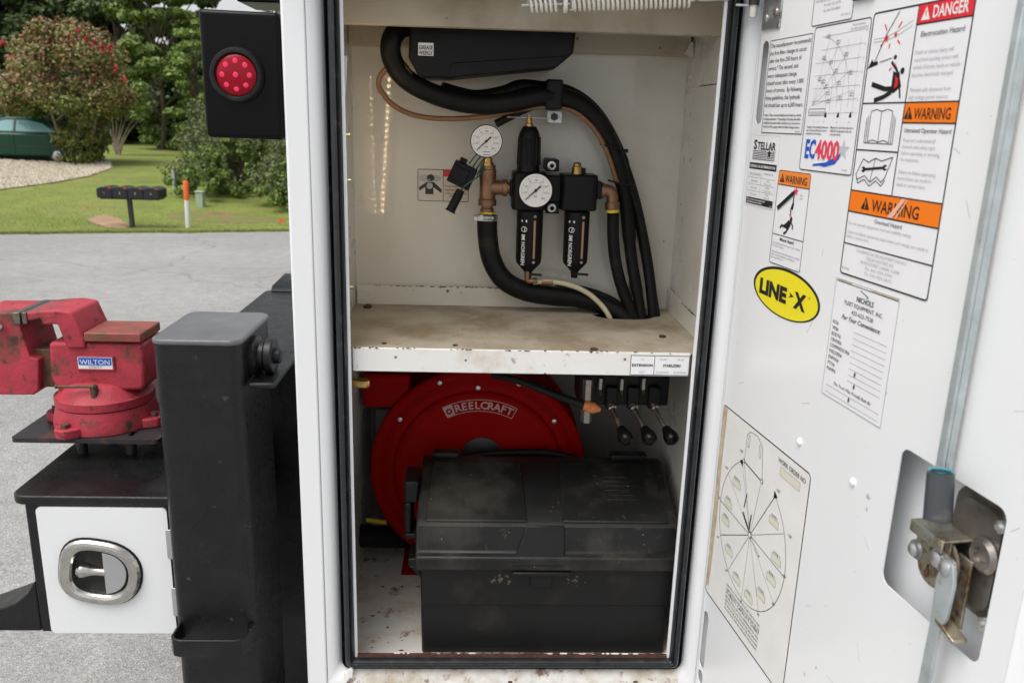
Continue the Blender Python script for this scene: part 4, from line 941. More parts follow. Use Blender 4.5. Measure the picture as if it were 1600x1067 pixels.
# relay socket with its plug and wires
rl = thing('relay_socket', 'black relay socket with green wires hanging left of the tee', 'relay', at(722, 275, .32))
def rot_frame(px, py, Y, deg): a = R_(deg); return Frame(at(px, py, Y), (math.cos(a), 0, math.sin(a)), (-math.sin(a), 0, math.cos(a)))
f1 = rot_frame(722, 274, .318, -24)
b = MB(); b.prism(f1, rrect(-.026, -.024, .026, .024, .003), -.03, .012); b.build('socket_body', 'black_satin', rl, bevel=.002)
b = MB(); b.prism(f1, [(-.018, .0242), (-.002, .0242), (-.002, .034), (-.018, .034)], -.02, .006); b.prism(f1, [(-.023, -.015), (.012, -.015), (.012, .015), (-.023, .015)], .0121, .015); b.build('socket_tab', 'black_satin', rl, bevel=.0015)
b = MB(); a0, a1 = at(720, 297, .305), at(703, 331, .300); b.cyl(a0, a0 + (a1 - a0) * .35, .0085, .0105, seg=16); b.cyl(a0 + (a1 - a0) * .35, a0 + (a1 - a0) * .93, .0098, seg=16); b.cyl(a0 + (a1 - a0) * .93, a1, .0115, seg=16); b.build('plug', 'black_satin', rl)
for k, (p_, q_) in enumerate((((733, 256), (752, 236)), ((738, 262), (756, 240)), ((742, 268), (759, 246)), ((745, 274), (762, 250)))):
    b = MB(); b.tube([at(*p_, .325), at((p_[0] + q_[0]) / 2 + 1, (p_[1] + q_[1]) / 2 - 3, .318), at(*q_, .33)], .0016, 6, 5); b.build('wire', 'wire_green', rl)
b = MB(); b.tube([at(719, 298, .303), at(730, 288, .298), at(748, 275, .30), at(764, 256, .335)], .0018, 6, 6); b.build('wire', 'wire_green', rl)

# door spring across the header
sp = thing('door_spring', 'long white coil spring stretched across the top of the opening', 'spring', at(950, 10, 0.005))
a0, a1 = at(826, 9, 0.004), at(1078, 1, 0.004); d = a1 - a0
pts = []; turns = 34; e1 = Vector((0, 1, 0)); e2 = d.normalized().cross(e1)
for i in range(turns * 14 + 1):
    s = i / (turns * 14); 
    if 0.17 < s < 0.26: continue
    a = 2 * math.pi * i / 14; pts.append((s, a0 + d * s + (e1 * math.cos(a) + e2 * math.sin(a)) * 0.0105))
for lo, hi in ((0, .18), (.25, 1.1)):
    b = MB(); b.tube([q for s, q in pts if lo <= s <= hi], 0.0025, 6, 0); b.build('coil', 'spring_white', sp)
b = MB(); b.tube([a0 - d.normalized() * .012, a0 + d * .17, a0 + d * .26], .003, 8); b.tube([a0 + d * .99, a1 + d.normalized() * .02, a1 + d.normalized() * .075], .003, 8); b.build('spring_rod', 'zinc', sp)
b = MB(); c = a0 + d * .225; b.lathe(c - d.normalized() * .004, d, [(.010, 0), (.0145, .001), (.0145, .007), (.010, .008)], 18); b.lathe(c + d.normalized() * .010, d, [(.008, 0), (.011, .001), (.011, .006), (.008, .007)], 18); b.build('spring_hook', 'spring_white', sp)

# warm LED strips tucked behind the left edge of the opening (seen as reflections in the back wall)
def led(label, p0, p1, nrm, n):
    p0, p1 = Vector(p0), Vector(p1); d = (p1 - p0); t = thing('led_strip', label, 'light', p1, 'light strips')
    sd = d.normalized().cross(Vector(nrm)); fr = Frame(p0, sd, d); 
    if fr.n.dot(Vector(nrm)) < 0: fr = Frame(p0, -sd, d)
    b = MB(); b.fbox(fr, (-.005, 0, .0), (.005, d.length, .0012)); b.build('strip_base', 'sticker_white', t, smooth=False)
    for k in range(n):
        v = d.length * (k + .5) / n; b = MB(); b.fbox(fr, (-.0024, v - .0024, .00125), (.0024, v + .0024, .0024)); b.build('diode', 'led_glow', t, smooth=False)
led('lit strip of small warm diodes behind the left edge of the opening', (-0.2445, 0.0515, 1.80), (-0.268, 0.0515, 1.44), (0, 1, 0), 22)
led('lit strip of small warm diodes on the left inside wall', (XL + .001, 0.135, 1.80), (XL + .001, 0.07, 1.44), (1, 0, 0), 22)

# ---- hose reel in the lower bay
YR = 0.385
rc = at(746, 737, YR); RR = (at(915, 737, YR).x - at(578, 737, YR).x) / 2; rc.x = (at(915, 737, YR).x + at(578, 737, YR).x) / 2
reel = thing('hose_reel', 'red hose reel with a big round disc behind the black tool box', 'hose reel', (rc.x, rc.y + .06, 0.583))
b = MB(); b.lathe(rc, (0, -1, 0), [(RR * .40, -.012), (RR * .77, -.006), (RR * .80, -.002), (RR * .80, .000), (RR * .86, .000), (RR * .90, -.010), (RR * .965, -.010), (RR * .99, -.004), (RR, -.008), (RR, -.016), (RR * .96, -.020), (RR * .40, -.02)], 72); b.build('front_disc', 'reel_red', reel, angle=50)
b = MB(); b.lathe(rc, (0, -1, 0), [(0, .006), (RR * .70, .006), (RR * .765, .004), (RR * .785, -.004), (RR * .785, -.009)], 64); b.build('face_dish', 'reel_red', reel, angle=50)
b = MB(); b.lathe(rc + Vector((0, .17, 0)), (0, -1, 0), [(0, 0), (RR, 0), (RR, .008), (0, .008)], 64); b.build('rear_disc', 'reel_red', reel)
b = MB(); b.cyl(rc + Vector((0, .02, 0)), rc + Vector((0, .165, 0)), RR * .62, seg=36); b.build('wound_hose', 'hose_rubber', reel)
hub = at(752, 715, YR - .01); hub.y = YR - .006
b = MB(); b.lathe(hub, (0, -1, 0), [(.052, 0), (.052, .003), (.040, .006), (.020, .008), (.018, .02), (0, .02)], 28); b.build('hub', 'plate_steel', reel)
for px, py in ((625, 655), (687, 598), (747, 606), (811, 600), (866, 658)):
    p = at(px, py, YR - .004); b = MB(); b.lathe(p, (0, -1, 0), [(.0062, 0), (.0055, .003), (0, .005)], 12); b.build('disc_bolt', 'zinc', reel)
b = MB(); fr = facing(YR + .03)
b.prism(fr, [(rc.x - .135, 0.584), (rc.x - .02, 0.584), (rc.x + .03, rc.z), (rc.x - .06, rc.z), (rc.x - .15, 0.66)], -.005, .0); b.box((rc.x - .19, YR - .02, .5835), (rc.x + .19, YR + .15, .590)); b.build('pedestal', 'reel_red', reel, bevel=.002)
b = MB(); q0, q1 = at(566, 585, .40), at(640, 638, .40); b.box((q0.x, .40, q1.z), (q1.x, .48, q0.z)); b.build('guide_arm', 'reel_red', reel, bevel=.008, bseg=3)
# arched maker's plate
lg = MB(); cpx = (748, 790)    # centre of the arc
yc_ = YR - .0068
C0 = at(748, 743, YR - .007); mp = mpp(748, 640, YR - .007)
lf = Frame((C0.x, yc_, C0.z), (1, 0, 0), (0, 0, 1))
r_mid = 118 * mp; r_in, r_out = r_mid - 8.5 * mp, r_mid + 10 * mp
ang0, ang1 = 119, 61
word = 'REELCRAFT'
for i, ch in enumerate(word):
    a = R_(109.5 - (109.5 - 64.5) * (i + .5) / len(word)); v, f = text_mesh(ch, 17 * mp, 'CENTER', .022, 0, 1.02)
    c, s = math.cos(a - math.pi / 2), math.sin(a - math.pi / 2)
    rb = r_in + 3.6 * mp
    lg.add([lf.p(rb * math.cos(a) + p[0] * c - p[1] * s, rb * math.sin(a) + p[0] * s + p[1] * c, 0.0006) for p in v], f)
arc = lambda r, a, b_, n=24: [(r * math.cos(R_(a + (b_ - a) * i / n)), r * math.sin(R_(a + (b_ - a) * i / n))) for i in range(n + 1)]
polyline(lg, lf, arc(r_out, 117, 63), 1.0 * mp, .0006); polyline(lg, lf, arc(r_in, 117, 63), 1.0 * mp, .0006); polyline(lg, lf, [arc(r_in, 63, 62)[0], arc(r_out, 63, 62)[0]], 1.0 * mp, .0006)
v, f = curve_mesh([arc(r_out, 117.5, 110.3, 6) + arc(r_in, 110.3, 117.5, 6), ell(r_mid * math.cos(R_(114)), r_mid * math.sin(R_(114)), 5 * mp, 5 * mp, 18)], 0)
lg.add([lf.p(x, y, .0006) for x, y, z in v], f)
v, f = curve_mesh([ell(r_mid * math.cos(R_(114)), r_mid * math.sin(R_(114)), 2.2 * mp, 2.2 * mp, 12)], 0); lg.add([lf.p(x, y, .0006) for x, y, z in v], f)
lg.build('maker_lettering', 'ink_faded', reel, smooth=False)

# ---- tool box
tb = thing('tool_box', 'dusty black plastic tool box with lid on the compartment floor', 'tool box', (0.155, 0.20, 0.583))
TX0, TX1, TY0, TY1 = -0.111, 0.424, 0.050, 0.300
b = MB(); b.prism(Frame((0, TY1, 0), (1, 0, 0), (0, 0, 1)), [(TX0 + .003, .5835), (TX1 - .006, .5835), (TX1, .790), (TX0, .790)], 0, TY1 - TY0); bin_ = b.build('bin', 'clean_plastic', tb, bevel=.006, bseg=3)
b = MB(); b.prism(facing(TY0), [(TX0 + .004, .706), (TX1 - .004, .706), (TX1 - .003, .7895), (TX0 + .003, .7895)], .0004, .004); b.build('front_band', 'clean_plastic', bin_, bevel=.0025)
lid = MB()
S = lambda y, z: (y, z)
prof = [(TY0 - .013, .7905), (TY0 - .013, .8215), (TY0 + .004, .8255), (TY0 + .016, .878), (TY0 + .026, .887), (TY1 - .03, .944), (TY1 - .004, .940), (TY1 + .004, .80), (TY1 + .004, .7905)]
lid.prism(Frame((TX0 - .010, 0, 0), (0, 1, 0), (0, 0, 1)), prof, 0, TX1 + .008 - (TX0 - .010)); lido = lid.build('lid', 'dusty_plastic', tb, bevel=.005, bseg=3)
# raised fields left and right of the channel down the middle of the lid
def lid_pt(x, y): # height on sloping top
    return .886 + (y - (TY0 + .026)) * (.944 - .886) / ((TY1 - .03) - (TY0 + .026))
for xa, xb_ in ((TX0 + .008, 0.112), (0.186, TX1 - .012)):
    b = MB(); ya, yb = TY0 + .022, TY1 - .045
    k_ = .012
    vs = [(xa, ya, lid_pt(xa, ya) - .002), (xb_, ya, lid_pt(xa, ya) - .002), (xb_ - .008, yb, lid_pt(xa, yb) - .002), (xa + .006, yb, lid_pt(xa, yb) - .002)]
    b.add([*vs, *[(x, y, z + .006) for x, y, z in vs]], [(3, 2, 1, 0), (4, 5, 6, 7), (0, 1, 5, 4), (1, 2, 6, 5), (2, 3, 7, 6), (3, 0, 4, 7)]); b.build('raised_field', 'dusty_plastic', lido, bevel=.006, bseg=4)
fr = Frame((0, TY0 - .0135, .803), (1, 0, 0), (0, .0295, .076)); b = MB(); b.prism(fr, [(.078, .0), (.190, .0), (.190, .084), (.108, .084), (.102, .060)], -.012, .0015); b.build('centre_plate', 'clean_plastic', lido, bevel=.003)
b = MB()
for i in range(6):
    yy = TY0 + .085 + i * .014; zz = lid_pt(0, yy) + .0055; b.box((.285 + .006 * (i % 2), yy, zz - .003), (.365 - .012 * (i % 3), yy + .006, zz + .0012))
b.build('moulded_lettering', 'dusty_plastic', lido, bevel=.0008)
b = MB(); b.box((.082, TY0 - .0165, .781), (.205, TY0 - .002, .7895)); b.box((.120, TY0 - .010, .752), (.166, TY0 - .0045, .7805)); b.build('lid_latch', 'clean_plastic', tb, bevel=.002)
# end handle and hinge blocks
b = MB(); fy = TY0 + .10
b.box((TX0 - .042, fy, .888), (TX0 - .012, fy + .085, .938)); b.box((TX0 - .042, fy, .815), (TX0 - .026, fy + .08, .8875)); b.box((TX0 - .042, fy, .800), (TX0 - .012, fy + .08, .8145)); b.build('end_handle', 'clean_plastic', tb, bevel=.004)
b = MB(); b.box((TX0 - .030, TY0 + .05, .765), (TX0 - .002, TY0 + .12, .782)); b.prism(facing(TY0 + .05), [(TX0 - .030, .7645), (TX0 - .002, .7645), (TX0 - .002, .735)], -.07, 0); b.build('end_bracket', 'clean_plastic', tb, bevel=.003)
for xa, xb_ in ((-0.098, -0.038), (0.315, 0.40)):
    b = MB(); b.box((xa, TY1 - .028, .9405), (xb_, TY1 + .002, .955)); b.build('hinge_block', 'dusty_plastic', lido, bevel=.004)
b = MB()
for i in range(34):
    x = random.choice((random.gauss(.060, .012), random.gauss(.212, .014))); z = random.gauss(.768, .007); w = random.uniform(.001, .006); n = random.randint(6, 9)
    b.flat(facing(TY0 - .0042 - i * .00001), [(x + w * random.uniform(.4, 1) * math.cos(2 * math.pi * k / n), z + w * .8 * random.uniform(.4, 1) * math.sin(2 * math.pi * k / n)) for k in range(n)], 0)
b.build('dried_mud', 'mud', tb, kind='stuff')
hs = MB(); hs.tube([at(690, 730, .33), at(740, 712, .335), at(800, 707, .335), at(860, 708, .335), at(915, 722, .33), at(960, 740, .33)], .009, 12, 8); tag(hs.build('air_hose', 'hose_rubber', base=at(800, 720, .33)), 'dark hose end lying behind the tool box lid', 'hose')

# ---- stabiliser control valve with three levers
cvv = thing('control_valve', 'black hydraulic control valve with three knobbed levers below the shelf', 'valve', at(990, 620, .17))
q0, q1 = at(905, 590, .16), at(1042, 632, .16)
b = MB(); b.box((q0.x, .15, q1.z), (q1.x, .24, 1.2225)); b.build('valve_block', 'black_satin', cvv, bevel=.004)
for i, (bx, kx) in enumerate(((955, 975), (989, 1012), (1022, 1046))):
    a0 = at(bx, 637, .135); a1 = at(kx, 679, .075)
    b = MB(); b.box((a0.x - .012, .135, a0.z - .004), (a0.x + .012, .15, a0.z + .045)); b.build('spool_cap', 'black_satin', cvv, bevel=.003)
    b = MB(); b.cyl(a0 + Vector((0, 0, .0)), a1, .0052, seg=12); b.lathe(a0 + Vector((0, .006, .004)), a1 - a0, [(.0, 0), (.0095, 0), (.0095, .010), (.005, .012)], 12); lv = b.build('lever', 'stainless', cvv)
    d = (a1 - a0).normalized(); b = MB(); b.lathe(a1 - d * .020, d, [(.006, 0), (.0085, .002), (.0105, .010), (.0145, .020), (.0158, .028), (.0142, .036), (.008, .0415), (0, .043)], 20); b.build('lever_knob', 'black_gloss', lv)
for px, py in ((938, 602), (971, 603), (1005, 602)):
    p = at(px, py, .14); b = MB(); b.cyl(p + Vector((0, 0, .016)), p + Vector((0, 0, -.008)), .0058, seg=6); b.cyl(p + Vector((0, 0, -.008)), p + Vector((.004, .01, -.022)), .004, seg=10); b.build('valve_fitting', 'dark_stainless', cvv)
p = at(918, 612, .12); b = MB(); b.cyl(p + Vector((0, 0, .028)), p + Vector((0, 0, -.018)), .011, seg=6); b.cyl(p + Vector((0, 0, -.02)), p + Vector((0, 0, -.038)), .007, seg=12); b.cyl(p + Vector((0, 0, -.038)), p + Vector((0, 0, -.066)), .0115, seg=6)
tag(b.build('hydraulic_coupling', 'dark_stainless', base=p), 'upright metal coupling left of the three levers', 'coupling')
hp = thing('work_hose', 'dusty black hose with an orange end crossing below the shelf', 'hose', at(870, 618, .1))
b = MB(); b.tube([at(770, 585, .2), at(815, 596, .16), at(860, 614, .13), at(912, 633, .11)], .0085, 12, 8); b.build('hose_length', 'hose_rubber', hp)
b = MB(); a0, a1 = at(912, 633, .11), at(937, 640, .105); b.lathe(a0, a1 - a0, [(.0095, 0), (.0115, .004), (.0115, .022), (.007, .030), (.004, .036), (0, .036)], 14); b.build('hose_end', 'orange_plastic', hp)
bf = MB(); p = at(549, 598, .05); bf.cyl(p, p + Vector((.012, 0, 0)), .009, seg=12); bf.cyl(p + Vector((.012, 0, 0)), p + Vector((.032, 0, 0)), .0115, seg=6); bf.cyl(p + Vector((.032, 0, 0)), p + Vector((.036, 0, 0)), .008, seg=12)
tag(bf.build('brass_fitting', 'brass', base=p), 'brass pipe fitting poking out at the left under the shelf', 'fitting')
# things at the back left of the lower bay
b = MB(); q0, q1 = at(568, 640, .50), at(605, 780, .50); b.box((XL + .03, .50, q1.z), (q1.x + .02, .54, q0.z)); tag(b.build('battery_charger', 'grey_panel', base=Vector((q0.x, .5, q1.z)), bevel=.004), 'dull grey metal case standing behind the reel on the left', 'case')
b = MB(); b.tube([at(556, 835, .40), at(590, 838, .42), at(640, 838, .45)], .028, 14, 5); tag(b.build('suction_hose', 'hose_rubber', base=at(590, 850, .42)), 'fat black hose low down at the left behind the reel', 'hose')
b = MB(); q0 = at(572, 812, .43); q1 = at(604, 816, .43); b.cyl(q0, q1, .006, seg=10); tag(b.build('yellow_band', 'yellow_tape', base=q0), 'small yellow band above the fat black hose', 'band')

# ================================================================== VISE
YV0, YV1 = 0.275, 0.405
vf = facing(YV0)
vz = at(20, 681, 0.235).z
vs_root = thing('bench_vise', 'worn red bench vise bolted on its black plate above the bumper', 'vise', at(165, 690, 0.33))
def vpoly(pts): return [((q := at(x, y, YV0)).x, q.z) for x, y in pts]
b = MB(); b.prism(vf, vpoly([(36, 489), (56, 486), (88, 484), (112, 488), (131, 528), (134, 545), (104, 545), (89, 507), (66, 508), (62, 498), (38, 504)]), -(YV1 - YV0), 0); b.build('fixed_jaw', 'vise_red', vs_root, bevel=.005, bseg=3)
b = MB(); b.prism(vf, vpoly([(73, 536), (222, 538), (225, 606), (218, 612), (88, 614), (84, 606), (76, 590)]), -(YV1 - YV0) + .012, -.006); b.build('body', 'vise_red', vs_root, bevel=.008, bseg=3)
b = MB(); p0, p1 = at(131, 519, YV0), at(222, 535, YV0); b.box((p0.x, YV0 - .004, p1.z), (p1.x, YV1 - .02, p0.z)); b.build('anvil', 'vise_anvil', vs_root, bevel=.003)
b = MB(); b.prism(vf, vpoly([(-46, 489), (32, 489), (33, 506), (30, 509), (46, 558), (60, 562), (60, 610), (52, 617), (-30, 617), (-52, 560), (-52, 520)]), -(YV1 - YV0), 0); b.build('sliding_jaw', 'vise_red', vs_root, bevel=.006, bseg=3)
b = MB(); p0, p1 = at(20, 489, YV0), at(33.3, 506, YV0); b.box((p0.x, YV0 - .003, p1.z), (p1.x, YV1 + .002, p0.z + .0015)); b.build('jaw_plate', 'jaw_steel', vs_root, bevel=.0015)
b = MB(); p0, p1 = at(34.0, 489, YV0), at(44, 506, YV0); b.box((p0.x, YV0 - .003, p1.z), (p1.x, YV1 + .002, p0.z + .0015)); b.build('jaw_plate', 'jaw_steel', vs_root, bevel=.0015)
b = MB(); p0, p1 = at(20, 545, YV0 + .02), at(110, 606, YV0 + .02); b.box((p0.x, YV0 + .022, p1.z), (p1.x, YV1 - .022, p0.z)); b.build('slide_bar', 'rust_steel', vs_root, bevel=.003)
cx = at(168, 640, 0.34); z_ = lambda y: at(168, y, 0.245).z
b = MB(); b.lathe((cx.x, .34, z_(645)), (0, 0, 1), [(.104, 0), (.106, .002), (.106, z_(632) - z_(645)), (.098, z_(628) - z_(645)), (.082, z_(612) - z_(645)), (.07, z_(608) - z_(645)), (0, z_(600) - z_(645))], 40); b.build('swivel', 'vise_red', vs_root)
zb0 = vz + .0005
b = MB(); b.lathe((cx.x, .34, zb0), (0, 0, 1), [(0, 0), (.112, 0), (.112, .018), (.104, z_(646) - zb0), (0, z_(646) - zb0)], 40); b.build('base', 'vise_red', vs_root, bevel=.002)
for a in (-112, 178, 100, -12):
    c, s = math.cos(R_(a)), math.sin(R_(a)); fr = Frame((cx.x, .34, zb0), (c, s, 0), (-s, c, 0)); b = MB(); b.prism(fr, [(.09, -.034), (.115, -.030), (.135, -.015), (.138, 0), (.135, .015), (.115, .030), (.09, .034)], 0, .022); lug = b.build('lug', 'vise_red', vs_root, bevel=.003)
    b = MB(); b.cyl(fr.p(.119, 0, .022), fr.p(.119, 0, .031), .0095, seg=6); b.build('lug_bolt', 'rust_steel', lug)
p = at(147, 612, .255); b = MB(); b.cyl(p + Vector((0, 0, .010)), p + Vector((0, 0, -.022)), .0078, seg=14); b.sphere(p + Vector((0, 0, .010)), .0085, 12, 8); b.build('lock_bolt', 'rust_steel', vs_root)
b = MB(); a0, a1 = at(88, 604, .245), at(147, 604, .25); b.cyl(a0, a1, .0036, seg=10); b.sphere(a0, .0048, 10, 8); b.build('lock_handle', 'rust_steel', vs_root)
b = MB(); c = at(229, 566, .335); b.lathe(c + Vector((-.004, 0, 0)), (1, 0, 0), [(.03, 0), (.034, .004), (.034, .01), (.028, .014), (0, .014)], 24); b.build('screw_collar', 'clear_tube', vs_root)
b = MB(); c = at(-60, 512, .30); b.cyl(c, at(-3, 512, .26), .006, seg=12); b.sphere(at(-1, 512, .26), .0095, 12, 8); b.build('screw_handle', 'stainless', vs_root)
# badge
p0, p1 = at(117, 556, YV0), at(179, 580, YV0); bf_ = facing(YV0 + .006); 
b = MB(); b.prism(bf_, rrect(p0.x, p1.z, p1.x, p0.z, .003), .0003, .004); bd = b.build('badge_frame', 'vise_red', vs_root, bevel=.001)
b = MB(); b.flat(bf_, [(p0.x + .004, p1.z + .004), (p1.x - .004, p1.z + .004), (p1.x - .004, p0.z - .003), (p0.x + .004, p0.z - .003)], .0044); b.build('badge_plate', 'sticker_cream', bd, smooth=False)
zm = p1.z + (p0.z - p1.z) * .44
b = MB(); b.flat(bf_, [(p0.x + .0055, zm - .001), (p0.x + .008, zm - .0025), (p1.x - .008, zm - .0025), (p1.x - .0055, zm - .001), (p1.x - .0055, p0.z - .004), (p0.x + .0055, p0.z - .004)], .0047); b.build('badge_blue', 'ink_blue', bd, smooth=False)
b = MB(); put_text(b, bf_, 'WILTON', (p0.x + p1.x) / 2, zm - .0005, .0155, 'CENTER', width=(p1.x - p0.x) * .78, off=.0050); b.build('badge_name', 'ink_white', bd, smooth=False)
b = MB(); put_text(b, bf_, 'UTILITY', (p0.x + p1.x) / 2, p1.z + .0060, .0068, 'CENTER', off=.0048, xs=1.2); b.build('badge_subline', 'ink_black', bd, smooth=False)
# mounting plate with slots, standing on spacers on the bumper
b = MB(); PF = Frame((0, 0, vz), (1, 0, 0), (0, 1, 0)); px0, px1 = at(20, 681, .235).x, at(236, 684, .235).x
plate(b, PF, [rrect(px0, .222, px1 + .02, .47, .012), rrect(px0 + .055, .30, px0 + .064, .345, .004), rrect(px1 - .055, .245, px1 - .043, .275, .004)], -.010, 0); b.build('mounting_plate', 'plate_steel', vs_root, smooth=False, bevel=.0012)
for x in (px0 + .13, px1 - .06):
    for y in (.27, .42):
        b = MB(); b.cyl((x, y, BZ1 + .0002), (x, y, vz - .0102), .011, seg=12); b.build('spacer', 'plate_steel', vs_root)

# ================================================================== STICKERS
def para(S, lines, x, y, size, step, **k):
    for i, s in enumerate(lines): S.text(s, x, y - i * step, size, **k)

# --- service address sticker at the top of the door
S = Sticker('address_sticker', 'white address sticker cut off by the top of the picture, above the load chart', 'sticker', DF, 0.173, 1.848, 0.284, 1.915, .005, .0013)
for i, (s, w) in enumerate((('STELLAR INDUSTRIES, INC.', .075), ('190 STATE STREET, GARNER, IA 50438', .098), ('Ph. 641-923-3741', .045), ('Fx. 641-923-2812', .045))):
    S.text(s, 0.228, 1.888 - i * .0075, .0052, align='CENTER', width=w, ink='ink_grey')
S.text('27114  Rev. D', 0.278, 1.855, .004, align='RIGHT', ink='ink_grey'); S.done()
b = MB(); b.fbox(DF, (0.286, 1.871, .0005), (0.335, 1.90, .006)); b.build('door_bumper_pad', 'rubber', door, bevel=.001)

# --- filter change notice
S = Sticker('notice_sticker', 'white filter change notice in black print beside the upper door slot', 'sticker', DF, 0.043, 1.690, 0.182, 1.839, .002, .0012)
L_ = ['The manufacturer recommends', 'the first filter change to occur', 'after the first 250 hours of', 'service.* The second, and', 'every subsequent change,', 'should occur after every 1,000', 'hours of service.  By following', 'these guidelines, the hydraulic', 'oil should last up to 6,500 hours.']
W_ = [.132, .122, .108, .100, .100, .122, .120, .118, .130]
for i, s in enumerate(L_): S.text(s, .0465, 1.8265 - i * .0118, .0098, width=W_[i])
for i, s in enumerate(('*Note:  These recommendations are based on normal', 'working parameters.  If operating in less than favorable', 'conditions (excessive dust, moisture, etc.), be sure to', 'check the filter gauge often for filter change notice.')):
    S.text(s, .0475, 1.7175 - i * .0062, .0054, width=.126, bold=.01)
S.text('PN 22771', .178, 1.6925, .0042, align='RIGHT'); S.done()

# --- load chart with the big model name
S = Sticker('load_chart', 'white load chart of curves with large blue and red lettering below', 'sticker', DF, 0.186, 1.637, 0.334, 1.846, .006, .0016)
S.text('Rated Capacities', .290, 1.8385, .0042, width=.03, ink='ink_grey'); S.text('Extendable crane load lines', .286, 1.8335, .0042, width=.042, ink='ink_grey')
for i in range(7):
    z = 1.832 - i * .0182; u0 = .208 + .004 * i
    S.line((.200 + (.012 if i < 2 else 0), z - .002), (.322, z), .0005, ink='ink_grey')
    S.text('%d' % (25 - 4 * i), .324, z - .003, .0045, ink='ink_grey')
for k, (cx_, cz_, r_) in enumerate(((.204, 1.733, .098), (.204, 1.733, .068), (.204, 1.733, .038))):
    S.pline([(cx_ + r_ * math.cos(R_(a)), cz_ + r_ * math.sin(R_(a))) for a in range(-2, 84, 4)], .0005, 'ink_grey', 'chart_curve')
for a in (12, 30, 45, 60, 75): S.pline([(.204, 1.733), (.204 + .112 * math.cos(R_(a)) * .98, 1.733 + .112 * math.sin(R_(a)) * .85)], .0004, 'ink_grey', 'chart_curve')
for u in (.255, .285, .315): S.line((u, 1.722), (u - .002, 1.822), .00035, ink='ink_grey')
rs = random.Random(3)
for r_ in (.038, .068, .098):
    for a in (8, 26, 44, 62, 80):
        u, z = .204 + r_ * math.cos(R_(a)), 1.733 + r_ * math.sin(R_(a))
        for t in range(2): S.text('%d lb' % rs.choice((1200, 1450, 1600, 2000, 2500, 3300, 4000)), u + .002, z + .001 - t * .0036, .0036, ink='ink_black')
S.pline([(.196, 1.728), (.196, 1.719), (.243, 1.719), (.243, 1.7285), (.196, 1.728)], .0008); S.pline([(.196, 1.7235), (.243, 1.7235)], .0006)
for u in (.246, .280, .312): S.poly([(u - .004, 1.716), (u + .003, 1.716), (u + .001, 1.724), (u - .002, 1.722)])
for u in (.214, .229, .246, .280, .312): S.text("%d'" % int((u - .2) * 180), u - .003, 1.708, .0040, ink='ink_grey')
for i, s in enumerate(('Weight of load handling devices are', 'part of the load lifted and must be', 'deducted from the capacity.')): S.text(s, .196, 1.7005 - i * .0048, .0042, width=(.062, .058, .045)[i], bold=.01)
for i, s in enumerate(('Maximum 1-part line capacity is', '2000 lbs; for greater loads use', 'a 2-part line.')): S.text(s, .264, 1.7005 - i * .0048, .0042, width=(.060, .056, .03)[i], bold=.01)
S.text('EC', .198, 1.6565, .038, bold=.035, width=.030, ink='ink_blue', part='model_letters'); S.text('4000', .230, 1.6565, .038, bold=.030, width=.066, ink='ink_pink', part='model_number', off=.0014)
S.poly([(.228, 1.648), (.262, 1.652), (.290, 1.662), (.301, 1.668), (.296, 1.657), (.272, 1.648), (.225, 1.6445)], 'ink_blue', 'swoosh', .0009); S.poly([(.246, 1.6465), (.276, 1.652), (.300, 1.663), (.288, 1.651), (.260, 1.645)], 'ink_blue', 'swoosh', .0010)
def star(cx_, cz_, r_, rot=90): return [((r_ if k % 2 == 0 else r_ * .4) * math.cos(R_(rot + 36 * k)) + cx_, (r_ if k % 2 == 0 else r_ * .4) * math.sin(R_(rot + 36 * k)) + cz_) for k in range(10)]
S.poly(star(.305, 1.671, .0165), 'ink_silver', 'star', .0008); S.text('PN 26881', .322, 1.6425, .0036, align='RIGHT', ink='ink_grey'); S.done()

# --- the large danger sticker
S = Sticker('danger_sticker', 'large white danger and warning sticker with one red and two orange bands', 'sticker', DF, 0.337, 1.501, 0.533, 1.850, .006, .0022)
S.poly([(.4335, 1.8268), (.5315, 1.8268), (.5315, 1.8482), (.4335, 1.8482)], 'ink_red', 'red_band'); S.line((.4325, 1.826), (.532, 1.826), .0018)
S.line((.4325, 1.849), (.4325, 1.6195), .0018)
S.text('DANGER', .4605, 1.8312, .0195, bold=.02, width=.062, ink='ink_white'); 
S.poly([(.4395, 1.830), (.4565, 1.830), (.448, 1.8455)], 'ink_white', 'warning_triangle', .0010); S.poly([(.4472, 1.8345), (.4488, 1.8345), (.449, 1.841), (.447, 1.841)], 'ink_red', 'exclamation_mark', .0012)
S.text('Electrocution Hazard', .483, 1.811, .0088, align='CENTER', width=.078, bold=.015, ink='ink_grey')
for i, s in enumerate(('Death or serious injury will', 'result from touching contact with', 'vehicle if boom, loads or vehicle', 'become electrically charged.', '', 'Maintain safe clearance from', 'high voltage power sources.')):
    if s: S.text(s, .438, 1.791 - i * .0088, .0072, width=(.070, .080, .086, .076, 0, .076, .074)[i], ink='ink_pale')
S.line((.338, 1.7345), (.532, 1.7345), .0018); S.poly([(.4335, 1.7108), (.5315, 1.7108), (.5315, 1.7335), (.4335, 1.7335)], 'safety_orange', 'orange_band'); S.line((.4325, 1.710), (.532, 1.710), .0018)
S.tri(.4425, 1.7145, .0155); S.text('WARNING', .4535, 1.7145, .0190, bold=.012, width=.068)
S.text('Untrained Operator Hazard', .483, 1.6985, .0078, align='CENTER', width=.088, bold=.015, ink='ink_grey')
for i, s in enumerate(('Read and understand all', 'manuals and safety signs', 'before operating or servicing', 'this equipment.', '', 'Failure to follow operating', 'instructions can result in', 'death or serious injury.')):
    if s: S.text(s, .439, 1.687 - i * .0078, .0068, width=(.062, .064, .074, .038, 0, .072, .066, .058)[i], ink='ink_pale')
S.line((.338, 1.6735), (.4325, 1.6735), .0018)
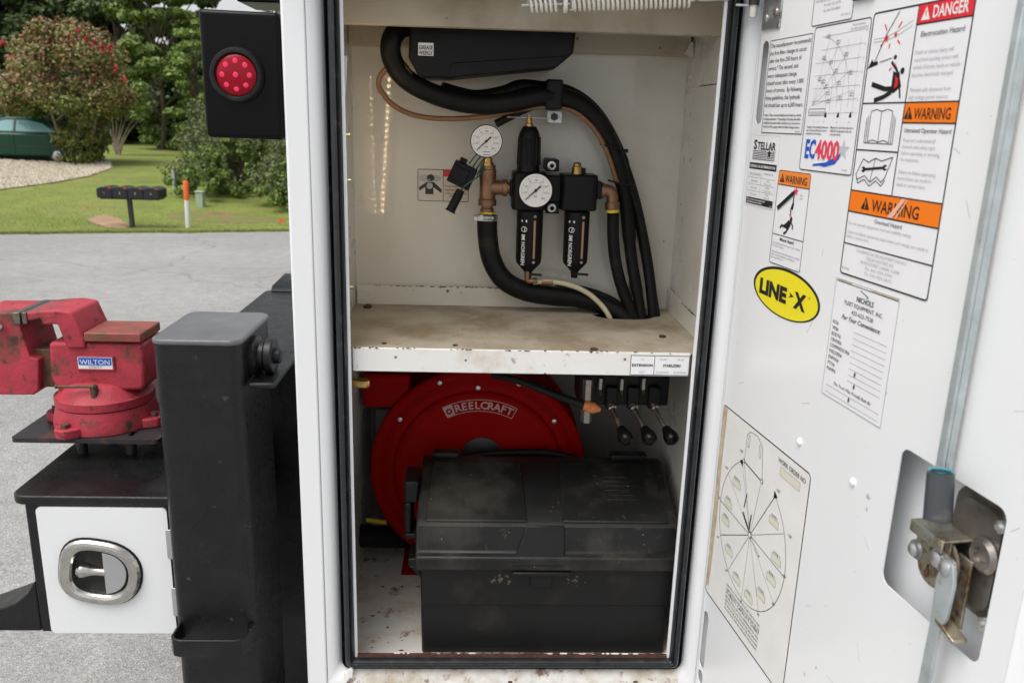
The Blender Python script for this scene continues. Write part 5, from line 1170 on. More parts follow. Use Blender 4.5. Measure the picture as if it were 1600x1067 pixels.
S.line((.338, 1.6185), (.532, 1.6185), .0018); S.poly([(.3385, 1.5905), (.5315, 1.5905), (.5315, 1.6175), (.3385, 1.6175)], 'safety_orange', 'orange_band'); S.line((.338, 1.5895), (.532, 1.5895), .0018)
S.tri(.3775, 1.5955, .0170); S.text('WARNING', .3925, 1.5950, .0225, bold=.012, width=.100)
S.poly([(.430, 1.5912), (.441, 1.5912), (.463, 1.6172), (.456, 1.6172)], 'ink_scuff', 'torn_patch', .0016); S.poly([(.446, 1.5912), (.449, 1.5912), (.468, 1.6172), (.466, 1.6172)], 'ink_scuff', 'torn_patch', .0016)
S.text('Overload Hazard', .433, 1.5800, .0075, align='CENTER', width=.060, bold=.015, ink='ink_grey')
for i, s in enumerate(('Do not exceed equipment load and stability ratings.', '', 'Failure to follow equipment load charts and ratings can result in', 'death or serious injury.')):
    if s: S.text(s, .343, 1.572 - i * .0062, .0064, width=(.142, 0, .176, .055)[i], ink='ink_pale')
S.line((.338, 1.5450), (.532, 1.5450), .0018)
for i, (s, w) in enumerate((('FOR SERVICE OR THIS EQUIPMENT CONTACT', .112), ('STELLAR INDUSTRIES, INC.', .062), ('190 STATE STREET, GARNER, IA 50438', .088), ('Ph. 641-923-3741', .060), ('Fx. 641-923-2812', .060))):
    S.text(s, .428, 1.5365 - i * .0068, .0062, align='CENTER', width=w, ink='ink_pale')
S.text('PN 15734', .342, 1.5085, .0045, ink='ink_grey')
# pictograms: boom touching a line, falling figure, open book, book with spanner
S.pic = 'boom_drawing'; S.pline([(.3445, 1.783), (.353, 1.786), (.372, 1.8195), (.3945, 1.846)], .0012, off=.0010); S.poly([(.339, 1.779), (.362, 1.7835), (.360, 1.788), (.351, 1.787), (.347, 1.791), (.344, 1.786)])
S.pline([(.345, 1.816), (.372, 1.8165), (.395, 1.822), (.425, 1.832)], .0006, 'ink_grey', 'power_line'); S.pline([(.345, 1.812), (.372, 1.8125), (.398, 1.817), (.425, 1.826)], .0006, 'ink_grey', 'power_line')
for cx_, cz_, r_ in ((.3735, 1.815, .0058), (.3925, 1.818, .0045)): S.poly(star(cx_, cz_, r_), 'ink_red', 'spark', .0012)
for (a, b_) in (((.366, 1.833), (.372, 1.825)), ((.402, 1.833), (.396, 1.826)), ((.362, 1.806), (.368, 1.811)), ((.382, 1.802), (.382, 1.808)), ((.404, 1.806), (.398, 1.811))): S.line(a, b_, .0020, 'ink_red', 'spark')
S.pic = 'falling_figure'; S.poly(ell(.417, 1.773, .0042, .0042, 14)); S.pline([(.392, 1.785), (.404, 1.776), (.412, 1.764)], .0040); S.pline([(.410, 1.772), (.420, 1.740)], .0030)
S.poly([(.398, 1.774), (.412, 1.768), (.419, 1.754), (.404, 1.746), (.398, 1.748)]); S.pline([(.403, 1.752), (.385, 1.752), (.354, 1.759)], .0062); S.pline([(.400, 1.748), (.384, 1.742), (.364, 1.738)], .0060)
S.poly([(.404, 1.768), (.411, 1.764), (.412, 1.755), (.405, 1.752), (.406, 1.760)], 'ink_red', 'spark', .0013); S.pline([(.389, 1.775), (.394, 1.778)], .002, 'ink_red', 'spark', off=.0013); S.pline([(.398, 1.782), (.402, 1.781)], .002, 'ink_red', 'spark', off=.0013)
S.pic = 'hook_drawing'; S.poly(ell(.398, 1.7905, .0035, .003, 10)); S.pline([(.365, 1.786), (.392, 1.790)], .0010)
def book(cx_, cz_, w, h, th):
    S.pline([(cx_, cz_ - h), (cx_ - w * .5, cz_ - h * .86), (cx_ - w, cz_ - h), (cx_ - w, cz_ + h * .9), (cx_ - w * .5, cz_ + h), (cx_, cz_ + h * .88), (cx_ + w * .5, cz_ + h), (cx_ + w, cz_ + h * .9), (cx_ + w, cz_ - h), (cx_ + w * .5, cz_ - h * .86), (cx_, cz_ - h)], th); S.line((cx_, cz_ - h), (cx_, cz_ + h * .88), th, part='drawing')
S.pic = 'open_book'; book(.3855, 1.7055, .024, .021, .0010)
for k in (1, 2): S.pline([(.3615 - .004 * k, 1.722 - .003 * k), (.3615 - .004 * k, 1.683), (.4095 + .004 * k, 1.683), (.4095 + .004 * k, 1.722 - .003 * k)], .0010)
S.pic = 'manual_drawing'; S.pline([(.345, 1.640), (.358, 1.662), (.371, 1.658), (.386, 1.664), (.400, 1.661), (.4235, 1.667), (.412, 1.640), (.405, 1.634), (.393, 1.640), (.380, 1.632), (.366, 1.640), (.350, 1.634), (.345, 1.640)], .0012); S.pline([(.347, 1.636), (.352, 1.629), (.366, 1.635), (.380, 1.627), (.393, 1.635), (.406, 1.629), (.413, 1.637)], .0012); S.pline([(.386, 1.664), (.380, 1.634)], .0010)
S.pic = 'spanner_drawing'; S.pline([(.362, 1.648), (.408, 1.653)], .0034); S.poly(ell(.361, 1.648, .005, .004, 10)); S.poly(ell(.409, 1.653, .005, .004, 10)); S.poly([(.355, 1.6472), (.360, 1.647), (.360, 1.649), (.355, 1.6495)], 'sticker_white', 'spanner_jaw', .0012); S.poly([(.410, 1.652), (.416, 1.652), (.416, 1.6545), (.410, 1.654)], 'sticker_white', 'spanner_jaw', .0012)
S.done()

# --- oil recommendation sticker
S = Sticker('oil_sticker', 'narrow white oil recommendation sticker with two black bands by the seal', 'sticker', DF, 0.0075, 1.566, 0.115, 1.686, .001, .0005, bm='ink_pale')
S.text('S', .020, 1.6625, .022, bold=.03, width=.013); S.text('TELLAR', .0345, 1.6625, .0175, bold=.025, width=.068)
for i in range(6): S.line((.019, 1.6595 - i * .0028), (.102, 1.6595 - i * .0028), .0011)
S.poly(star(.082, 1.656, .0125), 'sticker_white', 'star', .0012); S.poly(star(.082, 1.656, .0100), 'ink_black', 'star', .0013)
S.poly([(.0110, 1.6285), (.112, 1.6285), (.112, 1.6395), (.0110, 1.6395)]); S.text('HYDRAULIC OIL RECOMMENDATIONS', .0615, 1.6318, .0062, align='CENTER', width=.094, bold=.02, ink='ink_white', off=.0012)
for i, (a, c, d_) in enumerate((('SELECTION GUIDE', 'HYDRAULIC OIL', ''), ('Severe duty', 'ISO 32', 'Premium 32 VG'), ('Year round', 'ISO 46', 'Premium 46 VG'), ('Hot climate', 'ISO 68', 'Premium 68'))):
    z = 1.6205 - i * .0115; S.text(a, .036, z - .002, .0052, align='CENTER', ink='ink_grey'); S.text(c, .087, z + .0005, .0048, align='CENTER', ink='ink_grey'); S.text(d_ or ' ', .087, z - .0045, .0042, align='CENTER', ink='ink_grey') if d_ else None
    S.line((.010, z - .0062), (.112, z - .0062), .0004)
S.line((.0605, 1.626), (.0605, 1.580), .0004)
S.poly([(.0105, 1.5685), (.112, 1.5685), (.112, 1.5795), (.0105, 1.5795)]); S.text('The use of non-recommended oil will', .0135, 1.5752, .0040, width=.07, bold=.015, ink='ink_white', off=.0012); S.text('void the hydraulic system warranty.', .0135, 1.5710, .0040, width=.06, bold=.015, ink='ink_white', off=.0012); S.text('22776', .110, 1.5695, .0032, align='RIGHT', ink='ink_white', off=.0012); S.done()

# --- small crane warning
S = Sticker('warning_sticker', 'small warning sticker with an orange top and a figure under a boom', 'sticker', DF, 0.122, 1.480, 0.226, 1.633, .004, .0013)
S.poly([(.1230, 1.6105), (.2250, 1.6105), (.2250, 1.6318), (.1230, 1.6318)], 'faded_orange', 'orange_band'); S.line((.1225, 1.6098), (.2255, 1.6098), .0013)
S.tri(.136, 1.6140, .0140, hole='faded_orange'); S.text('WARNING', .1465, 1.6140, .0175, bold=.012, width=.070)
S.pic = 'boom_drawing'; S.pline([(.130, 1.571), (.175, 1.598)], .0075); S.pline([(.134, 1.567), (.184, 1.597)], .0007, 'ink_grey'); S.poly(star(.186, 1.603, .0085), 'ink_pink', 'spark', .0011); S.poly([(.172, 1.592), (.186, 1.600), (.184, 1.606), (.170, 1.600)])
S.pline([(.181, 1.596), (.181, 1.585), (.175, 1.573), (.177, 1.567)], .0032); S.poly([(.178, 1.585), (.184, 1.584), (.182, 1.573), (.176, 1.574)]); S.text('Boom', .200, 1.597, .0042, ink='ink_grey'); S.text('Limit', .200, 1.592, .0042, ink='ink_grey')
S.poly(star(.176, 1.565, .0045), 'ink_pink', 'spark', .0011); S.pic = 'figure_drawing'; S.poly(ell(.180, 1.5585, .0042, .0042, 12)); S.poly([(.170, 1.556), (.182, 1.556), (.179, 1.546), (.168, 1.541), (.163, 1.545)]); S.pline([(.170, 1.552), (.160, 1.546)], .0034); S.pline([(.181, 1.554), (.188, 1.548), (.187, 1.543)], .003); S.pline([(.165, 1.544), (.152, 1.546), (.147, 1.541)], .0040); S.pline([(.176, 1.546), (.167, 1.536), (.160, 1.533)], .0040)
S.line((.1225, 1.5290), (.2255, 1.5290), .0013); S.text('Misuse Hazard', .174, 1.5205, .0072, align='CENTER', bold=.02, width=.046)
for i, s in enumerate(('Two-blocking the boom can result in death', 'or serious injury.', '', 'Stop raising the hook block before it contacts', 'boom tip by winding up, extending or', 'lowering the boom.')):
    if s: S.text(s, .127, 1.5135 - i * .0048, .0046, width=(.092, .04, 0, .094, .08, .042)[i], ink='ink_grey')
S.text('2.4', .220, 1.4825, .0035, align='RIGHT', ink='ink_grey'); S.done()

# --- yellow oval
S = Sticker('oval_sticker', 'yellow oval sticker with black rim and bold black lettering', 'sticker', DF, .074, 1.39, .296, 1.48, outline=ell(.185, 1.4385, .1120, .0405, 64), border=0, bgm='ink_black')
S.poly(ell(.186, 1.4375, .1055, .0370, 64), 'line_yellow', 'yellow_field', .0007)
S.text('LINE', .0975, 1.4245, .034, bold=.055, width=.096); S.text('X', .2230, 1.4245, .034, bold=.055, width=.038); S.poly([(.2005, 1.4350), (.2180, 1.4400), (.2005, 1.4450), (.2060, 1.4400)]); S.text('®', .263, 1.446, .006); S.done()

# --- outfitter's form
S = Sticker('equipment_form', 'white outfitter form sticker with blank ruled lines and rusty edge', 'sticker', DF, 0.331, 1.318, 0.481, 1.4935, .001, .0007, bm='ink_grey')
S.line((.333, 1.4900), (.479, 1.4900), .0010); S.poly([(.336, 1.4915), (.372, 1.4912), (.37, 1.4930), (.336, 1.4934)], 'adhesive', 'rust_edge', .0012); S.poly([(.415, 1.4912), (.478, 1.4910), (.478, 1.4934), (.43, 1.4932)], 'adhesive', 'rust_edge', .0012)
S.text('NICHOLS', .408, 1.4700, .0105, align='CENTER', bold=.015, width=.040); S.pline([(.394, 1.4865), (.414, 1.4805), (.411, 1.4785)], .0012)
S.text('FLEET EQUIPMENT, INC.', .406, 1.4605, .0082, align='CENTER', width=.092); S.text('423-622-7528', .406, 1.4500, .0082, align='CENTER', width=.052); S.text('For Your Convenience:', .404, 1.4390, .0098, align='CENTER', shear=.35, bold=.008, width=.094)
for i, s in enumerate(('RO#', 'VIN#', 'BODY#', 'CRANE#', 'COMPRESSOR#', 'WELDER#', 'ENPAK#', 'PTO#', 'PUMP#')):
    z = 1.4275 - i * .0088; S.text(s, .337, z, .0075); S.line((.392, z - .0005), (.470, z - .0005), .0006, ink='ink_grey')
S.text('The Truck Was Proudly Built By:', .406, 1.3400, .0068, align='CENTER', shear=.35, width=.094)
S.line((.341, 1.3345), (.473, 1.3345), .0006, ink='ink_grey'); S.line((.341, 1.3245), (.473, 1.3245), .0006, ink='ink_grey')
for u, z in ((.408, 1.3690), (.410, 1.3520), (.402, 1.3300)): S.poly([(u - .0016, z - .003), (u + .0016, z - .002), (u + .0022, z + .002), (u, z + .005), (u - .0018, z + .001)], 'mud', 'dirt_mark', .0013)
S.done()

# --- stability chart
S = Sticker('stability_chart', 'large cream stability chart with a circle cut into zones, low on the door', 'sticker', DF, 0.004, 0.783, 0.334, 1.186, .010, .0024, bgm='sticker_cream')
S.poly([(.0045, .800), (.0170, .800), (.0230, .95), (.0200, 1.09), (.0235, 1.182), (.0045, 1.184)], 'adhesive', 'bare_adhesive', .0012)
hc_ = (.163, .992); RC = .131
S.pline(ell(*hc_, RC, RC, 72, -243, 57) + [(hc_[0] + RC * math.cos(R_(57)), hc_[1] + RC * math.sin(R_(57)))], .0010, 'ink_black', 'zone_circle')
for a, w in ((57, .0012), (29, .0007), (-3, .0012), (-33, .0006), (-62, .0006), (-92, .0006), (-122, .0007), (-152, .0012), (178, .0012), (147, .0006), (117, .0006)):
    S.line(hc_, (hc_[0] + RC * math.cos(R_(a)), hc_[1] + RC * math.sin(R_(a))), w)
S.line(hc_, (.112, 1.112), .0006); S.line(hc_, (.182, 1.106), .0006)
S.pic = 'truck_outline'; S.pline([(.112, 1.114), (.113, 1.165), (.124, 1.174), (.151, 1.177), (.173, 1.166), (.184, 1.109)], .0009); S.pline([(.109, 1.113), (.186, 1.105)], .0022)
for u, z in ((.110, 1.113), (.184, 1.106)): S.poly(rrect(u - .004, z - .004, u + .004, z + .004, .001)); S.poly(rrect(u - .0027, z - .0027, u + .0027, z + .0027, .0008), 'sticker_cream', 'drawing_gap', .0012)
S.pline([(.119, 1.165), (.125, 1.166), (.125, 1.145), (.119, 1.144)], .0007, closed=True); S.pline([(.162, 1.166), (.168, 1.164), (.169, 1.142), (.163, 1.143)], .0007, closed=True)
S.pic = 'crane_outline'; S.poly(ell(*hc_, .0065, .0065, 18)); S.poly(ell(*hc_, .0045, .0045, 18), 'sticker_cream', 'drawing_gap', .0013); S.pline([(.160, .996), (.128, 1.020)], .0045); S.pline([(.166, .988), (.205, .972)], .0040); S.pline([(.168, .9875), (.203, .9735)], .0024, 'sticker_cream', 'drawing_gap', off=.0013); S.pline([(.158, 1.002), (.160, 1.03)], .004); S.pline([(.130, 1.03), (.136, 1.06)], .003)
S.pic = 'arrow_head'
for u, z, ang in ((.103, 1.107, 117), (.234, 1.103, 57)): S.poly([(u + .009 * math.cos(R_(ang + s_)), z + .009 * math.sin(R_(ang + s_))) for s_ in (0 - 60, 120 - 60, 240 - 60)])
for i, (u, z) in enumerate(((.092, 1.062), (.066, 1.010), (.062, .972), (.089, .922), (.131, .887), (.184, .882), (.226, .912), (.254, .960), (.262, 1.002), (.240, 1.060))):
    S.pline(rrect(u - .016, z - .010, u + .016, z + .003, .001, 2), .0007, 'ink_grey', 'zone_box', closed=True); S.poly([(u - .0155, z - .0095), (u + .0155, z - .0095), (u + .0155, z + .0025), (u - .0155, z + .0025)], 'box_fill', 'zone_fill', .0008)
    S.text('ZONE %s' % (('10', '9', '8', '7', '6', '1', '2', '3', '4', '5')[i]), u, z + .0048, .0062, align='CENTER', ink='ink_black')
for s, u, z in (('180°', .098, 1.124), ('150°', .243, 1.113), ('120°', .296, 1.058), ('90°', .296, .984), ('60°', .272, .918), ('30°', .226, .868), ('0°', .160, .852), ('30°', .088, .874), ('60°', .038, .918), ('90°', .026, .996), ('120°', .044, 1.068)): S.text(s, u, z, .0075, align='CENTER')
S.text('WORK ORDER NO', .276, 1.1635, .0120, align='CENTER', width=.090); S.poly([(.241, 1.144), (.306, 1.144), (.306, 1.1585), (.241, 1.1585)], 'box_fill', 'zone_fill', .0008); S.pline([(.241, 1.144), (.306, 1.144), (.306, 1.1585), (.241, 1.1585)], .0007, 'ink_grey', 'zone_box', closed=True)
for i, s in enumerate(('CAPACITY OF THE CRANE MAY BE LESS THAN THE LOAD', 'CHART SHOWS IN SOME ZONES OF ROTATION. SEE THE', 'STABILITY CAPACITY CHART', 'BEFORE LIFTING. SET THE STABILIZERS FIRMLY AND', 'KEEP THE TRUCK LEVEL. DO NOT EXCEED CAPACITY', 'SHOWN FOR THE ZONE IN WHICH THE LOAD IS MOVED', 'OR THE TRUCK MAY TIP OVER AND CAUSE INJURY.')):
    S.text(s, .165, .8505 - i * .0082, .0100 if i == 2 else .0062, align='CENTER', width=.140)
S.text('27395', .322, .788, .005, align='RIGHT', ink='ink_grey'); S.done()

# --- control label on the shelf edge
SF = facing(0.0214)
p0, p1 = at(985.5, 558, .0214), at(1089, 585.5, .0214); x0_, x1_, z0_, z1_ = p0.x, .4115, 1.2285, 1.2685
S = Sticker('control_label', 'white lever label with black frame on the right of the shelf edge', 'label', SF, x0_, z0_, x1_, z1_, .0006, .0012)
xd = at(1022, 572, .0214).x; S.line((xd, z0_), (xd, z1_), .0010)
xm = (x0_ + xd) / 2; S.text('EXTENSION', xm, (z0_ + z1_) / 2 - .0025, .0072, align='CENTER', bold=.03, width=(xd - x0_) * .86); S.text('IN', xm, z1_ - .0095, .0052, align='CENTER', ink='ink_grey'); S.text('OUT', xm, z0_ + .0045, .0052, align='CENTER', ink='ink_grey')
xm = (xd + x1_) / 2; w = x1_ - xd; S.text('STABILIZERS', xm, (z0_ + z1_) / 2 - .0025, .0072, align='CENTER', bold=.03, width=w * .5)
for k, (a, c) in enumerate((('CS-UP', 'CS-DOWN'), ('SS-UP', 'SS-DOWN'))):
    xx = xd + w * (.24 if k == 0 else .74); S.text(a, xx, z1_ - .0095, .0052, align='CENTER', ink='ink_grey'); S.text(c, xx, z0_ + .0045, .0052, align='CENTER', ink='ink_grey')
S.done()
# --- grease label on the cover
GF = facing(YC); p0, p1 = at(653.5, 67, YC), at(677.5, 88, YC)
S = Sticker('grease_label', 'small white label with black capitals on the black cover', 'label', GF, p0.x, p1.z, p1.x, p0.z, .0012, 0, lift=.0008)
S.text('GREASE', (p0.x + p1.x) / 2, p0.z - .0125, .0105, align='CENTER', bold=.02, width=(p1.x - p0.x) * .9); S.text('WEEKLY', (p0.x + p1.x) / 2, p0.z - .0225, .0105, align='CENTER', bold=.02, width=(p1.x - p0.x) * .9); S.text('11348', p1.x - .002, p1.z + .002, .0035, align='RIGHT'); S.done()
# --- air line warning on the back wall
WF = facing(YB); p0, p1 = at(652.5, 264, YB), at(732, 316, YB)
S = Sticker('figure_label', 'small framed label with a masked figure and red corner on the back wall', 'label', WF, p0.x, p1.z, p1.x, p0.z, .003, .0014, bgm='sticker_dim')
W_, H_ = p1.x - p0.x, p0.z - p1.z; q = lambda a, b_: (p0.x + W_ * a, p1.z + H_ * b_)
S.line(q(.5, 0), q(.5, 1), .0012); S.poly([q(.505, .78), q(.985, .78), q(.985, .98), q(.505, .98)], 'ink_red', 'red_band')
S.poly(ell(*q(.14, .72), W_ * .12, H_ * .11, 16), 'ink_pale', 'smoke'); S.poly(ell(*q(.36, .72), W_ * .10, H_ * .10, 16), 'ink_pale', 'smoke'); S.poly(ell(*q(.255, .73), W_ * .075, H_ * .11, 18), off=.0012); S.poly(ell(*q(.225, .66), W_ * .03, H_ * .05, 12), 'ink_grey', 'mask', .0014)
S.poly([q(.18, .60), q(.32, .60), q(.47, .38), q(.47, .26), q(.31, .44), q(.31, .22), q(.15, .22), q(.15, .44), q(.03, .32), q(.03, .44)], off=.0010); S.poly(ell(*q(.235, .48), W_ * .062, H_ * .10, 16), 'ink_pale', 'mask', .0013)
S.text('DANGER', *q(.62, .82), .009, width=W_ * .34, ink='ink_white', bold=.02, off=.0013); S.text('Avoid breathing dust', *q(.53, .46), .006, width=W_ * .42); S.text('never breathe this air', *q(.53, .34), .007, width=W_ * .42, ink='ink_red', bold=.02); S.text('Death or serious injury', *q(.53, .24), .006, width=W_ * .42); S.text('will result.', *q(.62, .16), .006, width=W_ * .2); S.done()

# ================================================================== BACKGROUND ACROSS THE ROAD
pm('bark', (0.10, 0.075, 0.055), 0.9, var=0.3, vscale=8, bump=0.6, bscale=30)
pm('bark_pale', (0.24, 0.19, 0.15), 0.9, var=0.25, vscale=8, bump=0.5, bscale=30)
pm('leaf_dark', (0.03, 0.05, 0.015), 0.6, island=[(0.035, 0.060, 0.015), (0.06, 0.095, 0.022), (0.085, 0.125, 0.03), (0.045, 0.075, 0.018)])
pm('leaf_mid', (0.06, 0.10, 0.02), 0.6, island=[(0.085, 0.135, 0.024), (0.13, 0.20, 0.036), (0.185, 0.245, 0.05), (0.10, 0.16, 0.03)])
pm('leaf_light', (0.09, 0.14, 0.03), 0.6, island=[(0.12, 0.195, 0.036), (0.185, 0.27, 0.05), (0.23, 0.31, 0.07), (0.15, 0.23, 0.043)])
pm('leaf_cedar', (0.07, 0.10, 0.045), 0.7, island=[(0.10, 0.135, 0.045), (0.155, 0.19, 0.075), (0.22, 0.25, 0.12), (0.12, 0.165, 0.05)])
pm('leaf_myrtle', (0.06, 0.08, 0.02), 0.6, island=[(0.11, 0.17, 0.03), (0.17, 0.20, 0.04), (0.21, 0.19, 0.055), (0.13, 0.18, 0.035)])
pm('leaf_russet', (0.14, 0.09, 0.035), 0.6, island=[(0.24, 0.19, 0.065), (0.32, 0.20, 0.10), (0.36, 0.19, 0.12), (0.20, 0.20, 0.06)])
pm('flower_red', (0.45, 0.02, 0.03), 0.6, island=[(0.36, 0.015, 0.025), (0.55, 0.03, 0.05), (0.48, 0.05, 0.05)])

def leaves(centres, rad, n, size, flat=0.7, elong=1.7, up_bias=0.3):
    """n leaf quads scattered through ellipsoid clumps"""
    C = np.array(centres); k = rng.integers(0, len(C), n); rd = np.array(rad)[k] if np.ndim(rad) else np.full(n, rad)
    d = rng.normal(0, 1, (n, 3)); d /= np.linalg.norm(d, axis=1)[:, None]
    rr = rng.uniform(0.25, 1, n) ** 0.55
    P = C[k] + d * (rd * rr)[:, None] * np.array([1, 1, flat])
    nrm = d * .6 + rng.normal(0, .6, (n, 3)); nrm[:, 2] += up_bias; nrm /= np.linalg.norm(nrm, axis=1)[:, None]
    t = np.cross(nrm, rng.normal(0, 1, (n, 3))); t /= np.linalg.norm(t, axis=1)[:, None]; b_ = np.cross(nrm, t)
    s = (size * rng.uniform(.55, 1.35, n))[:, None]
    V = np.empty((n * 4, 3)); V[0::4] = P - t * s * elong * .5; V[1::4] = P + b_ * s * .5; V[2::4] = P + t * s * elong * .5; V[3::4] = P - b_ * s * .5
    return V
def tree(name, label, px, Y, top_py, width_px, leafm, base_py=None, n=26000, clumps=60, size=.16, trunk_r=.18, crown0=.15, flat=.65, group=None, bark='bark', pointed=0.0, stems=1, shell=.55, extra=None, cat='tree', clump_r=.22, zbase=None, vase=0.0):
    top = at(px, top_py, Y); x0 = top.x; zb = gz(x0, Y) if zbase is None else zbase
    H = top.z - zb; W = width_px * mpp(px, top_py, Y) / 2
    t = thing(name, label, cat, (x0, Y, zb), group)
    ends = []; cs, cr = [], []
    for i in range(clumps):
        h = rng.uniform(crown0, 1.0) ** (1.0 if not pointed else 1.15)
        e = (1 - ((h - .5) / .56) ** 2) if not pointed else (1.02 - h) ** .75 * 1.05
        rmax = W * max(e, .06) ** .5 if not pointed else W * max(e, .05)
        if vase and h < .42: rmax *= vase + (1 - vase) * (h / .42) ** 1.5
        a = rng.uniform(0, 2 * math.pi); r = rmax * (shell + (1 - shell) * rng.uniform(0, 1) ** .5) * (1 - clump_r * .6)
        c = (x0 + r * math.cos(a), Y + r * math.sin(a), zb + H * h * (1 - .04)); cs.append(c); cr.append(W * clump_r * rng.uniform(.6, 1.35) * (1 if not pointed else max(.45, e)))
    for sidx in range(stems):
        a = 2 * math.pi * sidx / stems + .5; off = 0 if stems == 1 else .12 * W
        b = MB(); p0 = Vector((x0 + off * math.cos(a), Y + off * math.sin(a), zb - .05)); lean = 0 if stems == 1 else .45 * W
        pts = [p0 + Vector((lean * math.cos(a) * s + .02 * H * math.sin(5 * s + sidx), lean * math.sin(a) * s, H * .9 * s)) for s in (0, .2, .4, .6, .8, 1)]
        b.tube(pts, [trunk_r * 1.25, trunk_r, trunk_r * .8, trunk_r * .55, trunk_r * .35, trunk_r * .15], 9, 0)
        for i in range(0, len(cs), max(1, len(cs) // (22 // stems + 1))):
            c = Vector(cs[i]); s = min(.85, max(.12, ((c.z - zb) / H) * .75)); q0 = p0 + Vector((lean * math.cos(a) * s, lean * math.sin(a) * s, H * .9 * s))
            b.tube([q0, q0.lerp(c, .5) + Vector((0, 0, .04 * H)), c], [trunk_r * .38, trunk_r * .22, trunk_r * .08], 6, 0)
        b.build('trunk', bark, t)
    np_mesh('crown', leaves(cs, cr, n, size, flat), 4, leafm, parent=t)
    if extra: extra(t, x0, Y, zb, W, H, cs, cr)
    return t

# wood behind the lawn, left to right
WG = 'trees behind the lawn'
spec = [(-240, 46, -70, 300, 'leaf_dark', 'dark tree standing farthest left beyond the parked car'), (-60, 44, -60, 260, 'leaf_dark', 'dark leafy tree directly behind the parked green car'),
        (70, 47, -95, 230, 'leaf_dark', 'dark tree rising above the flowering crape myrtle'), (165, 45, -110, 200, 'leaf_dark', 'tall dark tree with a trunk showing right of the myrtle'),
        (262, 41, -60, 165, 'leaf_dark', 'lighter green tree left of the truck light box'), (345, 52, 30, 120, 'leaf_mid', 'far tree behind the truck light box with sky beside it'),
        (520, 48, -200, 300, 'leaf_dark', 'dark tree mostly hidden behind the truck'), (760, 52, -200, 320, 'leaf_dark', 'dark tree wholly behind the truck body')]
for px, Y, tp, w, lm, lab in spec[:6]:
    tree('broadleaf_tree', lab, px, Y, tp, w, lm, n=42000, clumps=90, size=.17, trunk_r=.15, crown0=.03, group=WG, clump_r=.22, shell=.5)
tree('pine_tree', 'light green pine with drooping tufts right of the myrtle', 232, 36, -60, 150, 'leaf_mid', n=26000, clumps=56, size=.14, trunk_r=.09, crown0=.03, flat=.42, group=WG, clump_r=.23, shell=.35)
tree('pine_tree', 'light green pine directly left of the black light box', 300, 33, 20, 105, 'leaf_light', n=18000, clumps=44, size=.11, trunk_r=.07, crown0=.03, flat=.4, group=WG, clump_r=.25, shell=.35)
# dark undergrowth that closes the wood (nobody could count it)
cs, cr = [], []
for i in range(240):
    px = rng.uniform(-330, 420); Y = rng.uniform(38.5, 47); p = at(px, 240, Y); z = gz(p.x, Y) + rng.uniform(.2, 3.4); cs.append((p.x, Y, z)); cr.append(rng.uniform(.7, 1.5))
for i in range(260):         # the wood goes on behind the truck
    px = rng.uniform(430, 1500); Y = rng.uniform(40, 50); p = at(px, 240, Y); cs.append((p.x, Y, gz(p.x, Y) + rng.uniform(.2, 8.5) * (.75 + .25 * math.sin(px * .03)))); cr.append(rng.uniform(1.1, 2.2))
np_mesh('undergrowth', leaves(cs, cr, 190000, .16, .8), 4, 'leaf_dark', kind='stuff', label='dark mass of undergrowth closing the wood', cat='undergrowth')

# crape myrtle with red flower heads
def myrtle_extra(t, x0, Y, zb, W, H, cs, cr):
    top = [(c, r) for c, r in zip(cs, cr) if c[2] > zb + H * .5]
    np_mesh('russet_leaves', leaves([c for c, r in top], [r * 1.15 for c, r in top], 15000, .065, .9), 4, 'leaf_russet', parent=t)
    fl = [at(*q, Y - .9) for q in ((58, 47), (122, 48), (110, 62), (134, 62), (148, 68), (35, 58), (20, 90), (92, 88), (108, 72), (106, 84), (4, 68), (180, 108), (172, 77), (160, 76), (195, 126), (85, 122))]
    [np_mesh('flower_head', leaves([q_], .045 + .05 * random.random(), 34, .055, 1.6), 4, 'flower_red', parent=t) for q_ in fl]
tree('crape_myrtle', 'crape myrtle with red flower heads and russet top beside the car', 98, 26, 40, 205, 'leaf_myrtle', n=23000, clumps=95, size=.075, trunk_r=.05, crown0=.02, stems=5, clump_r=.23, extra=myrtle_extra, bark='bark_pale', shell=.4, vase=.36)

# bare-limbed shrub right of it
t = thing('bare_shrub', 'pale bare-limbed shrub against the dark wood', 'shrub', on_ground(183, 243, 20, 60)); p0 = BASES[t.name]
for i, (dx, py, dx2) in enumerate(((-8, 168, -16), (2, 160, 2), (12, 166, 22), (20, 178, 34), (26, 182, 44), (-3, 175, -6), (8, 172, 12))):
    b = MB(); pts = [p0 + Vector((.02 * i, 0, 0)), at(180 + dx * .5, 222, p0.y), at(180 + dx, 200, p0.y), at(180 + dx2, py, p0.y)]; b.tube(pts, [.045, .035, .025, .018, .012], 7, 5); b.build('limb', 'bark_pale', t)
cs = [at(180 + random.uniform(-14, 46), random.uniform(130, 178), p0.y + random.uniform(-.5, .5)) for _ in range(30)]
np_mesh('sparse_leaves', leaves(cs, .35, 1500, .10, .8), 4, 'leaf_mid', parent=t)

